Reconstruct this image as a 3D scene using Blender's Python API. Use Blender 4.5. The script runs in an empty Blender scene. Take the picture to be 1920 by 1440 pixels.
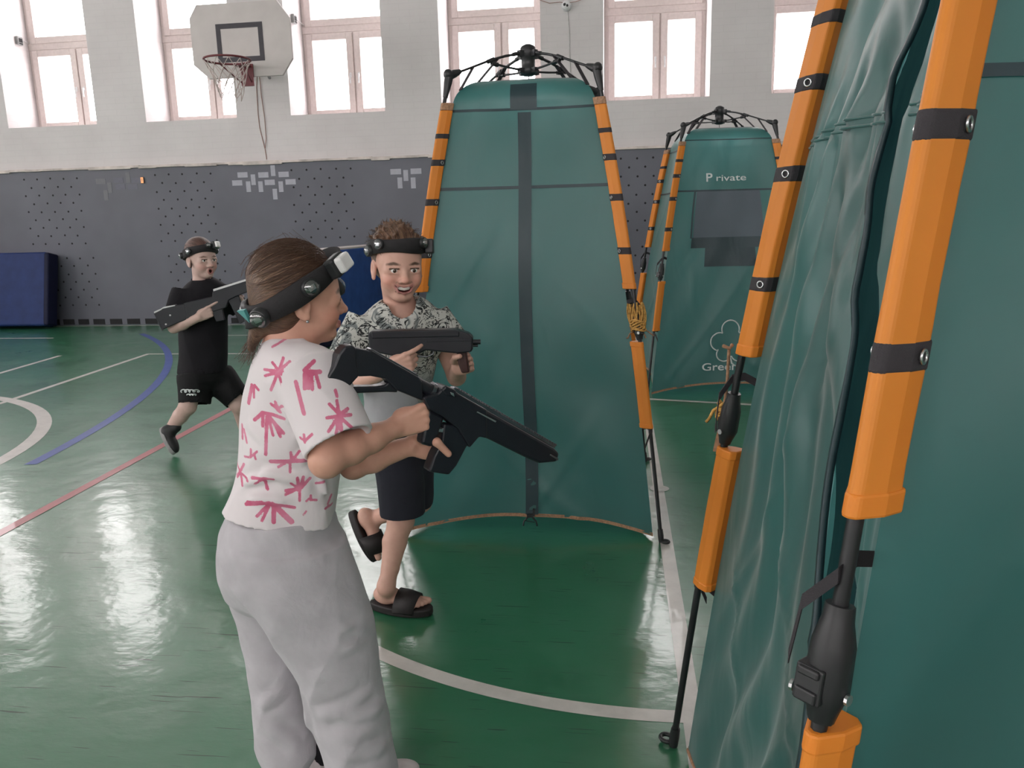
import bpy, bmesh, math, random
import numpy as np
from mathutils import Vector, Matrix, noise as mnoise
random.seed(7)
RNG = np.random.default_rng(11)
SC = bpy.context.scene
COL = SC.collection
PI = math.pi

# ------------------------------------------------------------------ camera (standing adult holding a phone, 1.25 m up)
PITCH, ROLL, YAW, FPX, EYE = math.radians(11.57), math.radians(-1.445), math.radians(7.89), 1470.0, 1.25
_f = np.array([-math.sin(YAW)*math.cos(PITCH), math.cos(YAW)*math.cos(PITCH), -math.sin(PITCH)])
_r = np.array([math.cos(YAW), math.sin(YAW), 0.0])
_u = np.cross(_r, _f)
CR = _r*math.cos(ROLL)+_u*math.sin(ROLL)
CU = -_r*math.sin(ROLL)+_u*math.cos(ROLL)
CF = _f
CO = np.array([0.0, 0.0, EYE])
def ray(px, py):
    return (CR*(px-960)-CU*(py-720))/FPX+CF
def at(px, py, Y=None, Z=None, X=None):
    d = ray(px, py)
    t = (Y-CO[1])/d[1] if Y is not None else (Z-CO[2])/d[2] if Z is not None else (X-CO[0])/d[0]
    return CO+d*t
def V(*a): return np.array(a, float)
def unit(a): a = np.asarray(a, float); return a/np.linalg.norm(a)

cd = bpy.data.cameras.new('camera')
cam = bpy.data.objects.new('camera', cd); COL.objects.link(cam)
cd.sensor_width = 36.0; cd.lens = FPX/1920*36.0; cd.clip_start = 0.05; cd.clip_end = 200
M = Matrix.Identity(4)
for i in range(3):
    M[i][0] = CR[i]; M[i][1] = CU[i]; M[i][2] = -CF[i]; M[i][3] = CO[i]
cam.matrix_world = M
SC.camera = cam

# ------------------------------------------------------------------ materials
def lin(r, g, b):
    f = lambda c: (c/255/12.92) if c/255 <= .04045 else ((c/255+.055)/1.055)**2.4
    return (f(r), f(g), f(b), 1.0)
class NT:
    def __init__(s, name):
        s.m = bpy.data.materials.new(name); s.m.use_nodes = True
        s.t = s.m.node_tree; s.t.nodes.clear()
        s.out = s.t.nodes.new('ShaderNodeOutputMaterial')
    def n(s, kind, **kw):
        nd = s.t.nodes.new('ShaderNode'+kind)
        for k, v in kw.items():
            if k.startswith('i_'):
                key = k[2:]
                key = int(key) if key.isdigit() else key.replace('_', ' ')
                nd.inputs[key].default_value = v
            else:
                setattr(nd, k, v)
        return nd
    def l(s, a, b):
        s.t.links.new(a, b)
    def ramp(s, fac, stops):
        r = s.n('ValToRGB')
        e = r.color_ramp.elements
        while len(e) < len(stops): e.new(0.5)
        for el, (p, c) in zip(e, stops):
            el.position = p; el.color = c if len(c) == 4 else (*c, 1)
        s.l(fac, r.inputs['Fac'])
        return r.outputs['Color']
    def bump(s, h, strength, dist):
        b = s.n('Bump'); b.inputs['Strength'].default_value = strength; b.inputs['Distance'].default_value = dist
        s.l(h, b.inputs['Height'])
        return b.outputs['Normal']
    def mix(s, fac, a, b):
        m = s.n('MixRGB')
        for sock, v in ((m.inputs[0], fac), (m.inputs[1], a), (m.inputs[2], b)):
            if hasattr(v, 'links') or hasattr(v, 'is_linked'): s.l(v, sock)
            else: sock.default_value = v
        return m.outputs[0]
def bsdf(nt, color=None, rough=.5, metal=0., spec=.5):
    b = nt.n('BsdfPrincipled')
    if color is not None:
        if hasattr(color, 'is_linked'): nt.l(color, b.inputs['Base Color'])
        else: b.inputs['Base Color'].default_value = color
    if hasattr(rough, 'is_linked'): nt.l(rough, b.inputs['Roughness'])
    else: b.inputs['Roughness'].default_value = rough
    b.inputs['Metallic'].default_value = metal
    b.inputs['Specular IOR Level'].default_value = spec
    return b
def coords(nt, scale=(1, 1, 1), kind='Object'):
    tc = nt.n('TexCoord'); mp = nt.n('Mapping'); mp.inputs['Scale'].default_value = scale
    nt.l(tc.outputs[kind], mp.inputs['Vector'])
    return mp.outputs['Vector']
def noise(nt, vec, scale, detail=3, rough=.5, dist=0.):
    n = nt.n('TexNoise'); n.inputs['Scale'].default_value = scale; n.inputs['Detail'].default_value = detail
    n.inputs['Roughness'].default_value = rough; n.inputs['Distortion'].default_value = dist
    nt.l(vec, n.inputs['Vector'])
    return n.outputs['Fac']
def simple(name, col, rough=.5, metal=0., var=.12, nscale=30, bump=0., bscale=200, spec=.5):
    nt = NT(name); v = coords(nt)
    f = noise(nt, v, nscale)
    c2 = tuple(c*(1-var) for c in col[:3])+(1,)
    c3 = tuple(min(1, c*(1+var)) for c in col[:3])+(1,)
    c = nt.ramp(f, [(.3, c2), (.7, c3)])
    b = bsdf(nt, c, rough, metal, spec)
    if bump:
        nt.l(nt.bump(noise(nt, v, bscale, 2), bump, .002), b.inputs['Normal'])
    nt.l(b.outputs[0], nt.out.inputs[0])
    return nt.m

MT = {}
def mat_tent(name, col, trans=.45, rough=.42, bump=.35, tcol=None, coat=.0, sheen=0.):
    nt = NT(name); v = coords(nt)
    f = noise(nt, v, 3, 4)
    c = nt.ramp(f, [(.3, tuple(x*.88 for x in col[:3])+(1,)), (.7, tuple(x*1.1 for x in col[:3])+(1,))])
    wv = coords(nt, (1.0, 1.0, .45))
    w = noise(nt, wv, 6, 2, .5, 1.0)
    wc = coords(nt, (1, 1, 1))
    w2 = noise(nt, wc, 45, 3, .6, .6)
    add = nt.n('Math', operation='MULTIPLY_ADD'); nt.l(w2, add.inputs[0]); add.inputs[1].default_value = .05; nt.l(w, add.inputs[2])
    nrm = nt.bump(add.outputs[0], bump, .02)
    b = bsdf(nt, c, rough, 0, .5); nt.l(nrm, b.inputs['Normal'])
    b.inputs['Coat Weight'].default_value = coat; b.inputs['Coat Roughness'].default_value = .42; b.inputs['Coat IOR'].default_value = 1.6; nt.l(nrm, b.inputs['Coat Normal'])
    b.inputs['Sheen Weight'].default_value = sheen; b.inputs['Sheen Roughness'].default_value = .35
    t = nt.n('BsdfTranslucent'); t.inputs['Color'].default_value = tcol or col; nt.l(nrm, t.inputs['Normal'])
    mx = nt.n('MixShader'); mx.inputs[0].default_value = trans
    nt.l(b.outputs[0], mx.inputs[1]); nt.l(t.outputs[0], mx.inputs[2]); nt.l(mx.outputs[0], nt.out.inputs[0])
    return nt.m
MT['canvas'] = mat_tent('green tent cloth', (.038, .150, .135, 1), .42, .46, .22, (.19, .55, .56, 1), .9, .8)
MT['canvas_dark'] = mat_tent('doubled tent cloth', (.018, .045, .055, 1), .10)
MT['roof_net'] = mat_tent('grey roof net', (.34, .34, .36, 1), .5, .6, .1)
MT['mesh_window'] = mat_tent('grey tent window', (.16, .19, .23, 1), .35, .6, .1)
MT['orange'] = mat_tent('orange sleeve cloth', (.90, .30, .035, 1), .25, .5, .12)
MT['webbing'] = simple('dark webbing', (.035, .03, .035, 1), .75, bump=.4, bscale=900)
MT['black_plastic'] = simple('black plastic', (.017, .017, .019, 1), .42, var=.1)
MT['pole'] = simple('black pole', (.014, .014, .016, 1), .35)
MT['steel'] = simple('bright steel', (.62, .62, .63, 1), .3, 1.)
MT['gun'] = simple('black gun body', (.012, .013, .019, 1), .36, var=.1, bump=.15, bscale=700)
MT['gun_edge'] = simple('painted glint gun metal', (.20, .20, .22, 1), .27, .85)  # bright metal tone paints the window highlight onto gun edges
MT['grip_brown'] = simple('brown grip', (.05, .016, .014, 1), .4)
MT['white_print'] = simple('white print', (.62, .66, .66, 1), .6)
MT['rope'] = simple('yellow rope', (.55, .30, .08, 1), .85, var=.4, nscale=120)
MT['rope_brown'] = simple('tan cord', (.36, .20, .12, 1), .85, var=.3, nscale=120)
MT['frame'] = simple('painted window frame', (.66, .57, .55, 1), .45, var=.05)
MT['frame_gap'] = simple('frame joint', (.22, .17, .16, 1), .7)
MT['board'] = simple('backboard paint', (.57, .52, .51, 1), .5, var=.05, nscale=5)
MT['board_mark'] = simple('black target paint', (.035, .03, .04, 1), .5)
MT['rim'] = simple('rust red rim', (.16, .028, .035, 1), .45)
MT['net'] = simple('net cord', (.62, .52, .50, 1), .9)
MT['mat_blue'] = simple('blue vinyl', (.012, .030, .125, 1), .55, spec=.25, var=.15, nscale=8, bump=.15, bscale=60)
MT['mat_bright'] = simple('bright blue vinyl', (.028, .085, .30, 1), .5, var=.15, nscale=8, spec=.3)
MT['mat_side'] = simple('dark blue vinyl', (.008, .010, .035, 1), .6, spec=.2, nscale=8)
MT['wire'] = simple('wire', (.30, .17, .14, 1), .7)
MT['wire_white'] = simple('white conduit', (.6, .58, .58, 1), .6)
MT['cam_white'] = simple('white housing', (.72, .72, .73, 1), .4)
MT['hair_brown'] = None
MT['tooth'] = simple('teeth', (.85, .80, .74, 1), .3, var=.03)
MT['eye_white'] = simple('eye white', (.78, .75, .72, 1), .25, var=.03)
MT['iris'] = simple('iris', (.05, .03, .02, 1), .2)
MT['teal'] = simple('teal tab', (.10, .33, .33, 1), .5)
MT['band'] = simple('black head strap', (.018, .016, .018, 1), .8, bump=.3, bscale=900)
MT['shoe'] = simple('black shoe', (.010, .010, .011, 1), .6)
MT['shoe_white'] = simple('pale shoe', (.62, .54, .55, 1), .6)
MT['sole_grey'] = simple('grey sole', (.28, .28, .28, 1), .6)
MT['slide'] = simple('black rubber slide', (.014, .010, .011, 1), .6, bump=.2, bscale=300)

def mat_glass(name, tint=(1, 1, 1, 1), fac=.06, rough=.02):
    nt = NT(name)
    a = nt.n('BsdfTransparent'); a.inputs[0].default_value = tint
    g = nt.n('BsdfGlossy'); g.inputs['Roughness'].default_value = rough
    mx = nt.n('MixShader'); mx.inputs[0].default_value = fac
    nt.l(a.outputs[0], mx.inputs[1]); nt.l(g.outputs[0], mx.inputs[2]); nt.l(mx.outputs[0], nt.out.inputs[0])
    return nt.m
MT['glass'] = mat_glass('window glass')
MT['clear'] = mat_glass('clear plastic dome', (.80, .82, .84, 1), .22, .08)
def mat_led(name):
    nt = NT(name); b = bsdf(nt, (.80, .78, .78, 1), .25, 0, .8)
    nt.l(b.outputs[0], nt.out.inputs[0]); return nt.m
MT['lens_white'] = mat_led('white sensor lens')

def mat_attr(name, attr, rough=.5, bump=.1, bscale=220, spec=.4):
    nt = NT(name)
    a = nt.n('Attribute'); a.attribute_name = attr
    v = coords(nt); f = noise(nt, v, 55, 4)
    c = nt.mix(.25, a.outputs['Color'], a.outputs['Color'])
    m = nt.n('MixRGB', blend_type='MULTIPLY'); m.inputs[0].default_value = .35
    nt.l(a.outputs['Color'], m.inputs[1]); nt.l(nt.ramp(f, [(.3, (.82, .74, .72)), (.7, (1, 1, 1))]), m.inputs[2])
    b = bsdf(nt, m.outputs[0], rough, 0, spec)
    nt.l(nt.bump(noise(nt, v, bscale, 3), bump, .001), b.inputs['Normal'])
    nt.l(b.outputs[0], nt.out.inputs[0])
    return nt.m
MT['skin'] = mat_attr('skin', 'skin')

def mat_hair(name, c1, c2):
    nt = NT(name); v = coords(nt)
    st = nt.n('Attribute'); st.attribute_name = 'strand'
    w = noise(nt, st.outputs['Vector'], 1.0, 4, .65)
    big = noise(nt, v, 25, 2)
    c = nt.ramp(w, [(.32, c1), (.62, c2)])
    b = bsdf(nt, c, .42, 0, .5)
    nt.l(nt.bump(w, .8, .004), b.inputs['Normal'])
    nt.l(b.outputs[0], nt.out.inputs[0])
    return nt.m
MT['hair_girl'] = mat_hair('light brown hair', (.055, .028, .018, 1), (.21, .115, .07, 1))
MT['hair_boy'] = mat_hair('short brown hair', (.05, .025, .016, 1), (.20, .105, .06, 1))
MT['hair_far'] = mat_hair('reddish brown hair', (.03, .012, .010, 1), (.13, .055, .04, 1))
def mat_strand(name, c):
    nt = NT(name); b = bsdf(nt, c, .4, 0, .5); nt.l(b.outputs[0], nt.out.inputs[0]); return nt.m
MT['strand'] = mat_strand('hair strand', (.30, .18, .11, 1))
MT['strand_dark'] = mat_strand('dark hair strand', (.09, .045, .028, 1))
MT['strand_blond'] = mat_strand('pale hair strand', (.50, .36, .24, 1))

def mat_cloth(name, col, rough=.85, bump=.25, wr=14, wdist=.006, weave=1100, var=.08, sheen=.15):
    nt = NT(name); v = coords(nt)
    f = noise(nt, v, 18, 4)
    c = nt.ramp(f, [(.3, tuple(x*(1-var) for x in col[:3])+(1,)), (.7, tuple(min(1, x*(1+var)) for x in col[:3])+(1,))])
    b = bsdf(nt, c, rough, 0, .25)
    b.inputs['Sheen Weight'].default_value = sheen
    n1 = noise(nt, v, wr, 3, .5, .8); n2 = noise(nt, v, weave, 1)
    ad = nt.n('Math', operation='MULTIPLY_ADD'); nt.l(n2, ad.inputs[0]); ad.inputs[1].default_value = .06; nt.l(n1, ad.inputs[2])
    nt.l(nt.bump(ad.outputs[0], bump, wdist*2), b.inputs['Normal'])
    nt.l(b.outputs[0], nt.out.inputs[0])
    return nt.m
MT['pants'] = mat_cloth('grey sweatpants', (.49, .465, .495, 1), .9, .4, 12, .008)
MT['black_tee'] = mat_cloth('black tee', (.010, .009, .012, 1), .8, sheen=0)
MT['black_shorts'] = mat_cloth('black shorts', (.006, .006, .007, 1), .75, sheen=0)
MT['navy_shorts'] = mat_cloth('charcoal navy shorts', (.019, .020, .029, 1), .85, sheen=.03)

def mat_palm():
    nt = NT('white tee with pink palms'); v = coords(nt)
    a = nt.n('Attribute'); a.attribute_name = 'print'
    f = noise(nt, v, 260, 2)
    ad = nt.n('Math', operation='MULTIPLY_ADD'); nt.l(f, ad.inputs[0]); ad.inputs[1].default_value = .0016; nt.l(a.outputs['Fac'], ad.inputs[2])
    mr = nt.n('MapRange'); nt.l(ad.outputs[0], mr.inputs[0])
    mr.inputs[1].default_value = .0004; mr.inputs[2].default_value = .0014; mr.inputs[3].default_value = 1; mr.inputs[4].default_value = 0
    pn = noise(nt, v, 28, 2)
    pink = nt.ramp(pn, [(.35, (.58, .12, .22)), (.65, (.68, .25, .36))])
    c = nt.mix(mr.outputs[0], (.74, .68, .70, 1), pink)
    b = bsdf(nt, c, .85, 0, .25); b.inputs['Sheen Weight'].default_value = .15
    n1 = noise(nt, v, 13, 3, .5, .8)
    nt.l(nt.bump(n1, .3, .012), b.inputs['Normal'])
    nt.l(b.outputs[0], nt.out.inputs[0])
    return nt.m
MT['palm_tee'] = mat_palm()
def mat_camo(z_fade):
    nt = NT('grey and black doodle tee'); v = coords(nt)
    n1 = noise(nt, v, 19, 3, .55, 1.8)
    line = nt.ramp(n1, [(.0, (1, 1, 1)), (.41, (1, 1, 1)), (.425, (0, 0, 0)), (.465, (0, 0, 0)), (.48, (1, 1, 1)), (.60, (1, 1, 1)), (.615, (.0, .0, .0)), (.645, (0, 0, 0)), (.66, (1, 1, 1))])
    n2 = noise(nt, v, 13, 2, .5, 1.2)
    blotch = nt.ramp(n2, [(.57, (.54, .54, .51)), (.60, (.20, .22, .22)), (.66, (.18, .20, .20)), (.69, (.54, .54, .51))])
    c = nt.mix(line, (.022, .024, .026, 1), blotch)
    sp = nt.n('SeparateXYZ'); nt.l(v, sp.inputs[0])
    mr = nt.n('MapRange'); nt.l(sp.outputs[2], mr.inputs[0]); mr.inputs[1].default_value = z_fade-.02; mr.inputs[2].default_value = z_fade+.03
    c = nt.mix(mr.outputs[0], (.36, .36, .38, 1), c)
    b = bsdf(nt, c, .85, 0, .25)
    nt.l(nt.bump(noise(nt, v, 13, 3, .5, .8), .3, .012), b.inputs['Normal'])
    nt.l(b.outputs[0], nt.out.inputs[0])
    return nt.m

# ------------------------------------------------------------------ object helpers
def world_off(p):
    o = np.zeros(3)
    while p is not None:
        o += np.array(p.location); p = p.parent
    return o
def link(name, me, mats, parent=None, local=False):
    o = bpy.data.objects.new(name, me); COL.objects.link(o)
    for m in (mats if isinstance(mats, (list, tuple)) else [mats]):
        me.materials.append(m)
    if parent is not None:
        o.parent = parent
        if not local:
            off = world_off(parent)
            me.transform(Matrix.Translation(Vector(-off)))
    return o
def tag(o, label=None, cat=None, group=None, kind=None):
    if label: o['label'] = label
    if cat: o['category'] = cat
    if group: o['group'] = group
    if kind: o['kind'] = kind
    return o
def empty(name, loc, label=None, cat=None, group=None, rz=0., kind=None):
    o = bpy.data.objects.new(name, None); COL.objects.link(o)
    o.location = Vector([float(x) for x in loc]); o.rotation_euler = (0, 0, rz); o.empty_display_size = .1
    return tag(o, label, cat, group, kind)
class MB:
    def __init__(s): s.v = []; s.f = []; s.m = []; s.sm = []
    def _add(s, vs, fs, mi=0, sm=False):
        b = len(s.v); s.v.extend([tuple(float(c) for c in p) for p in vs])
        for f in fs: s.f.append(tuple(b+i for i in f)); s.m.append(mi); s.sm.append(sm)
        return s
    def box(s, lo, hi, mi=0):
        x0, y0, z0 = lo; x1, y1, z1 = hi
        return s._add([(x0, y0, z0), (x1, y0, z0), (x1, y1, z0), (x0, y1, z0), (x0, y0, z1), (x1, y0, z1), (x1, y1, z1), (x0, y1, z1)],
                      [(0, 3, 2, 1), (4, 5, 6, 7), (0, 1, 5, 4), (1, 2, 6, 5), (2, 3, 7, 6), (3, 0, 4, 7)], mi)
    def obox(s, c, ax, ay, az, mi=0):
        c = np.asarray(c, float); vs = []
        for k in ((-1, -1, -1), (1, -1, -1), (1, 1, -1), (-1, 1, -1), (-1, -1, 1), (1, -1, 1), (1, 1, 1), (-1, 1, 1)):
            vs.append(c+np.asarray(ax)*k[0]+np.asarray(ay)*k[1]+np.asarray(az)*k[2])
        fs = [(0, 3, 2, 1), (4, 5, 6, 7), (0, 1, 5, 4), (1, 2, 6, 5), (2, 3, 7, 6), (3, 0, 4, 7)]
        if np.dot(np.cross(ax, ay), az) < 0: fs = [f[::-1] for f in fs]
        return s._add(vs, fs, mi)
    def tube(s, pts, r, n=8, mi=0, cap=True, closed=False):
        pts = [np.asarray(p, float) for p in pts]; N = len(pts)
        rs = r if isinstance(r, (list, tuple, np.ndarray)) else [r]*N
        vs = []; prev = None
        for i, p in enumerate(pts):
            if closed: t = pts[(i+1) % N]-pts[i-1]
            else: t = pts[min(i+1, N-1)]-pts[max(i-1, 0)]
            t = unit(t) if np.linalg.norm(t) > 1e-12 else V(0, 0, 1)
            if prev is None:
                a = V(0, 0, 1) if abs(t[2]) < .9 else V(1, 0, 0)
                u = unit(np.cross(a, t))
            else:
                u = prev-t*np.dot(prev, t); u = unit(u) if np.linalg.norm(u) > 1e-9 else unit(np.cross(V(.3, .5, .8), t))
            prev = u; w = np.cross(t, u)
            for k in range(n):
                an = 2*PI*k/n
                vs.append(p+(u*math.cos(an)+w*math.sin(an))*rs[i])
        fs = []
        for i in range(N if closed else N-1):
            j = (i+1) % N
            for k in range(n):
                k2 = (k+1) % n
                fs.append((i*n+k, i*n+k2, j*n+k2, j*n+k))
        s._add(vs, fs, mi, True)
        if cap and not closed:
            s._add([vs[k] for k in range(n)], [tuple(range(n))[::-1]], mi)
            s._add([vs[(N-1)*n+k] for k in range(n)], [tuple(range(n))], mi)
        return s
    def sweep(s, pts, profs, mi=0, cap=True, smooth=False):
        """profs: list per station of list of world points"""
        n = len(profs[0]); vs = [p for pr in profs for p in pr]
        fs = []
        for i in range(len(profs)-1):
            for k in range(n):
                k2 = (k+1) % n
                fs.append((i*n+k, i*n+k2, (i+1)*n+k2, (i+1)*n+k))
        if cap:
            fs.append(tuple(range(n))[::-1]); fs.append(tuple((len(profs)-1)*n+k for k in range(n)))
        return s._add(vs, fs, mi, smooth)
    def ball(s, c, r, nu=16, nv=10, mi=0, axes=None):
        c = np.asarray(c, float); rr = np.array([r, r, r]) if np.isscalar(r) else np.asarray(r, float)
        A = np.eye(3) if axes is None else np.array(axes)
        vs = []; fs = []
        for j in range(nv+1):
            th = PI*j/nv
            for i in range(nu):
                ph = 2*PI*i/nu
                l = V(math.sin(th)*math.cos(ph), math.sin(th)*math.sin(ph), math.cos(th))*rr
                vs.append(c+l@A)
        for j in range(nv):
            for i in range(nu):
                i2 = (i+1) % nu
                if j == 0: fs.append((i, nu+i, nu+i2))
                elif j == nv-1: fs.append((j*nu+i, (j+1)*nu+i, j*nu+i2))
                else: fs.append((j*nu+i, (j+1)*nu+i, (j+1)*nu+i2, j*nu+i2))
        return s._add(vs, fs, mi, True)
    def disc(s, c, r, nrm, n=12, mi=0, h=0.002):
        nrm = unit(nrm); a = V(0, 0, 1) if abs(nrm[2]) < .9 else V(1, 0, 0)
        u = unit(np.cross(a, nrm)); w = np.cross(nrm, u); c = np.asarray(c, float)
        ring = [c+(u*math.cos(2*PI*k/n)+w*math.sin(2*PI*k/n))*r for k in range(n)]
        top = [p+nrm*h for p in ring]
        return s._add(ring+top, [tuple(range(n, 2*n)), tuple(range(n))[::-1]]+[(k, (k+1) % n, n+(k+1) % n, n+k) for k in range(n)], mi)
    def prism(s, poly, O, ex, ey, n, th, mi=0):
        """poly (list of 2-d), extruded +-th/2 along n"""
        O, ex, ey, n = (np.asarray(a, float) for a in (O, ex, ey, n))
        area = sum(poly[i-1][0]*poly[i][1]-poly[i][0]*poly[i-1][1] for i in range(len(poly)))
        flip = (area > 0) != (np.dot(np.cross(ex, ey), n) > 0)
        if flip: poly = poly[::-1]
        N = len(poly)
        vs = [O+ex*a+ey*b-n*th/2 for a, b in poly]+[O+ex*a+ey*b+n*th/2 for a, b in poly]
        return s._add(vs, [tuple(range(N))[::-1], tuple(range(N, 2*N))]+[(i, (i+1) % N, N+(i+1) % N, N+i) for i in range(N)], mi)
    def grid(s, fn, nu, nv, mi=0, smooth=True, flip=False):
        vs = [fn(i/nu, j/nv) for j in range(nv+1) for i in range(nu+1)]
        fs = [(j*(nu+1)+i, j*(nu+1)+i+1, (j+1)*(nu+1)+i+1, (j+1)*(nu+1)+i) for j in range(nv) for i in range(nu)]
        if flip: fs = [f[::-1] for f in fs]
        return s._add(vs, fs, mi, smooth)
    def mesh(s, name):
        me = bpy.data.meshes.new(name); me.from_pydata(s.v, [], s.f)
        me.polygons.foreach_set('material_index', s.m); me.polygons.foreach_set('use_smooth', s.sm)
        me.update(); return me
    def build(s, name, mats, parent=None, local=False, bevel=0., seg=2):
        o = link(name, s.mesh(name), mats, parent, local)
        if bevel:
            b = o.modifiers.new('bevel', 'BEVEL'); b.width = bevel; b.segments = seg; b.limit_method = 'ANGLE'; b.angle_limit = math.radians(40)
        return o
def text_mesh(body, size, name, mats, parent, mw, local=False, bold=.0, ext=.0008):
    cu = bpy.data.curves.new(name, 'FONT'); cu.body = body; cu.size = size; cu.extrude = ext; cu.offset = bold; cu.align_x = 'LEFT'
    o = bpy.data.objects.new(name, cu); COL.objects.link(o)
    bpy.context.view_layer.update()
    dg = bpy.context.evaluated_depsgraph_get()
    me = bpy.data.meshes.new_from_object(o.evaluated_get(dg)); me.name = name
    bpy.data.objects.remove(o)
    me.transform(mw)
    me.materials.clear()
    return link(name, me, mats, parent, local)
# ------------------------------------------------------------------ the hall
WY = 10.10          # plane of the upper wall
CY = 10.05          # face of the grey cladding
SILL, TRANS, TOP = 2.68, 3.78, 5.35
RX0, RX1, RY0, HT = -13.0, 7.0, -9.0, 6.4
WIN = [(-8.19, -6.89), (-6.18, -4.915), (-4.18, -2.93), (-2.20, -.945), (-.19, 1.07), (1.78, 3.04)]
WALLWIN = [(-12.19, -10.93), (-10.19, -8.92)]+WIN+[(3.79, 5.05)]
FRAME_Y = 10.70

def mat_brick_white():
    nt = NT('white painted brick'); tc = nt.n('TexCoord')
    sp = nt.n('SeparateXYZ'); nt.l(tc.outputs['Object'], sp.inputs[0])
    ad = nt.n('Math', operation='ADD'); nt.l(sp.outputs[0], ad.inputs[0]); nt.l(sp.outputs[1], ad.inputs[1])
    cb = nt.n('CombineXYZ'); nt.l(ad.outputs[0], cb.inputs[0]); nt.l(sp.outputs[2], cb.inputs[1])
    br = nt.n('TexBrick'); nt.l(cb.outputs[0], br.inputs['Vector'])
    br.inputs['Scale'].default_value = 1.0; br.inputs['Brick Width'].default_value = .26; br.inputs['Row Height'].default_value = .077
    br.inputs['Mortar Size'].default_value = .006; br.inputs['Mortar Smooth'].default_value = .4
    br.inputs['Color1'].default_value = (1, 1, 1, 1); br.inputs['Color2'].default_value = (.86, .86, .86, 1); br.inputs['Mortar'].default_value = (.35, .35, .35, 1)
    f = noise(nt, tc.outputs['Object'], 1.3, 5, .6)
    f2 = noise(nt, tc.outputs['Object'], 14, 3, .6)
    c = nt.ramp(f, [(.3, (.64, .60, .605)), (.7, (.72, .685, .69))])
    m = nt.n('MixRGB', blend_type='MULTIPLY'); m.inputs[0].default_value = .05; nt.l(c, m.inputs[1]); nt.l(br.outputs['Color'], m.inputs[2])
    b = bsdf(nt, m.outputs[0], .75)
    h = nt.n('Math', operation='MULTIPLY_ADD'); nt.l(f2, h.inputs[0]); h.inputs[1].default_value = .6; nt.l(br.outputs['Color'], h.inputs[2])
    nt.l(nt.bump(h.outputs[0], .14, .006), b.inputs['Normal']); nt.l(b.outputs[0], nt.out.inputs[0])
    return nt.m
MT['brick'] = mat_brick_white()
MT['plaster'] = simple('white plaster', (.66, .63, .62, 1), .8, nscale=2, var=.05)
MT['ceiling'] = simple('white ceiling', (.72, .70, .69, 1), .85, nscale=2, var=.04)
MT['clad'] = simple('grey wall padding', (.118, .121, .148, 1), .5, var=.14, nscale=1.2)
MT['clad_hole'] = simple('dark hole', (.012, .012, .014, 1), .8)
MT['clad_tile'] = simple('pale tile', (.40, .40, .46, 1), .5, var=.05)
MT['clad_tile_dim'] = simple('dim tile', (.15, .15, .17, 1), .5, var=.05)
MT['clad_tile_lilac'] = simple('lilac grey tile', (.125, .125, .165, 1), .5, var=.05)
MT['ledge'] = simple('torn white edging', (.62, .55, .52, 1), .8, var=.3, nscale=6)

def wall_with_windows(name, yf, yb, wins, mat):
    b = MB(); lo, hi = min(yf, yb), max(yf, yb)
    b.box((RX0, lo, 0), (RX1, hi, SILL)); b.box((RX0, lo, TOP), (RX1, hi, HT))
    xs = [RX0]
    for a, c in wins: xs += [a, c]
    xs.append(RX1)
    for i in range(0, len(xs), 2): b.box((xs[i], lo, SILL), (xs[i+1], hi, TOP))
    return tag(b.build(name, mat), kind='structure')
wall_with_windows('wall_back', WY, WY+.72, WALLWIN, MT['brick'])
REAR_FILL_WIN = [(x, x+1.65) for x in (-12.2, -9.8, -7.4, -5.0, -2.6, -.2, 2.2, 4.6)]  # unseen windows added behind the camera to fill the front light
LEFT_FILL_WIN = [(y, y+2.0) for y in (-7.5, -4.6, -1.7, 1.2, 4.1)]  # unseen windows added on the left wall for extra side light
wall_with_windows('wall_front', RY0, RY0-.4, REAR_FILL_WIN, MT['plaster'])
_b = MB(); _b.box((RX0-.3, RY0-.4, 0), (RX0, WY+.72, 2.0)); _b.box((RX0-.3, RY0-.4, TOP), (RX0, WY+.72, HT))
_e = [RY0-.4]+[q for ab in LEFT_FILL_WIN for q in ab]+[WY+.72]
for i in range(0, len(_e), 2): _b.box((RX0-.3, _e[i], 2.0), (RX0, _e[i+1], TOP))
tag(_b.build('wall_left', MT['plaster']), kind='structure')
tag(MB().box((RX1, RY0-.4, 0), (RX1+.3, WY+.72, HT)).build('wall_right', MT['plaster']), kind='structure')
tag(MB().box((RX0-.3, RY0-.4, HT), (RX1+.3, WY+.72, HT+.2)).build('ceiling', MT['ceiling']), kind='structure')

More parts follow.
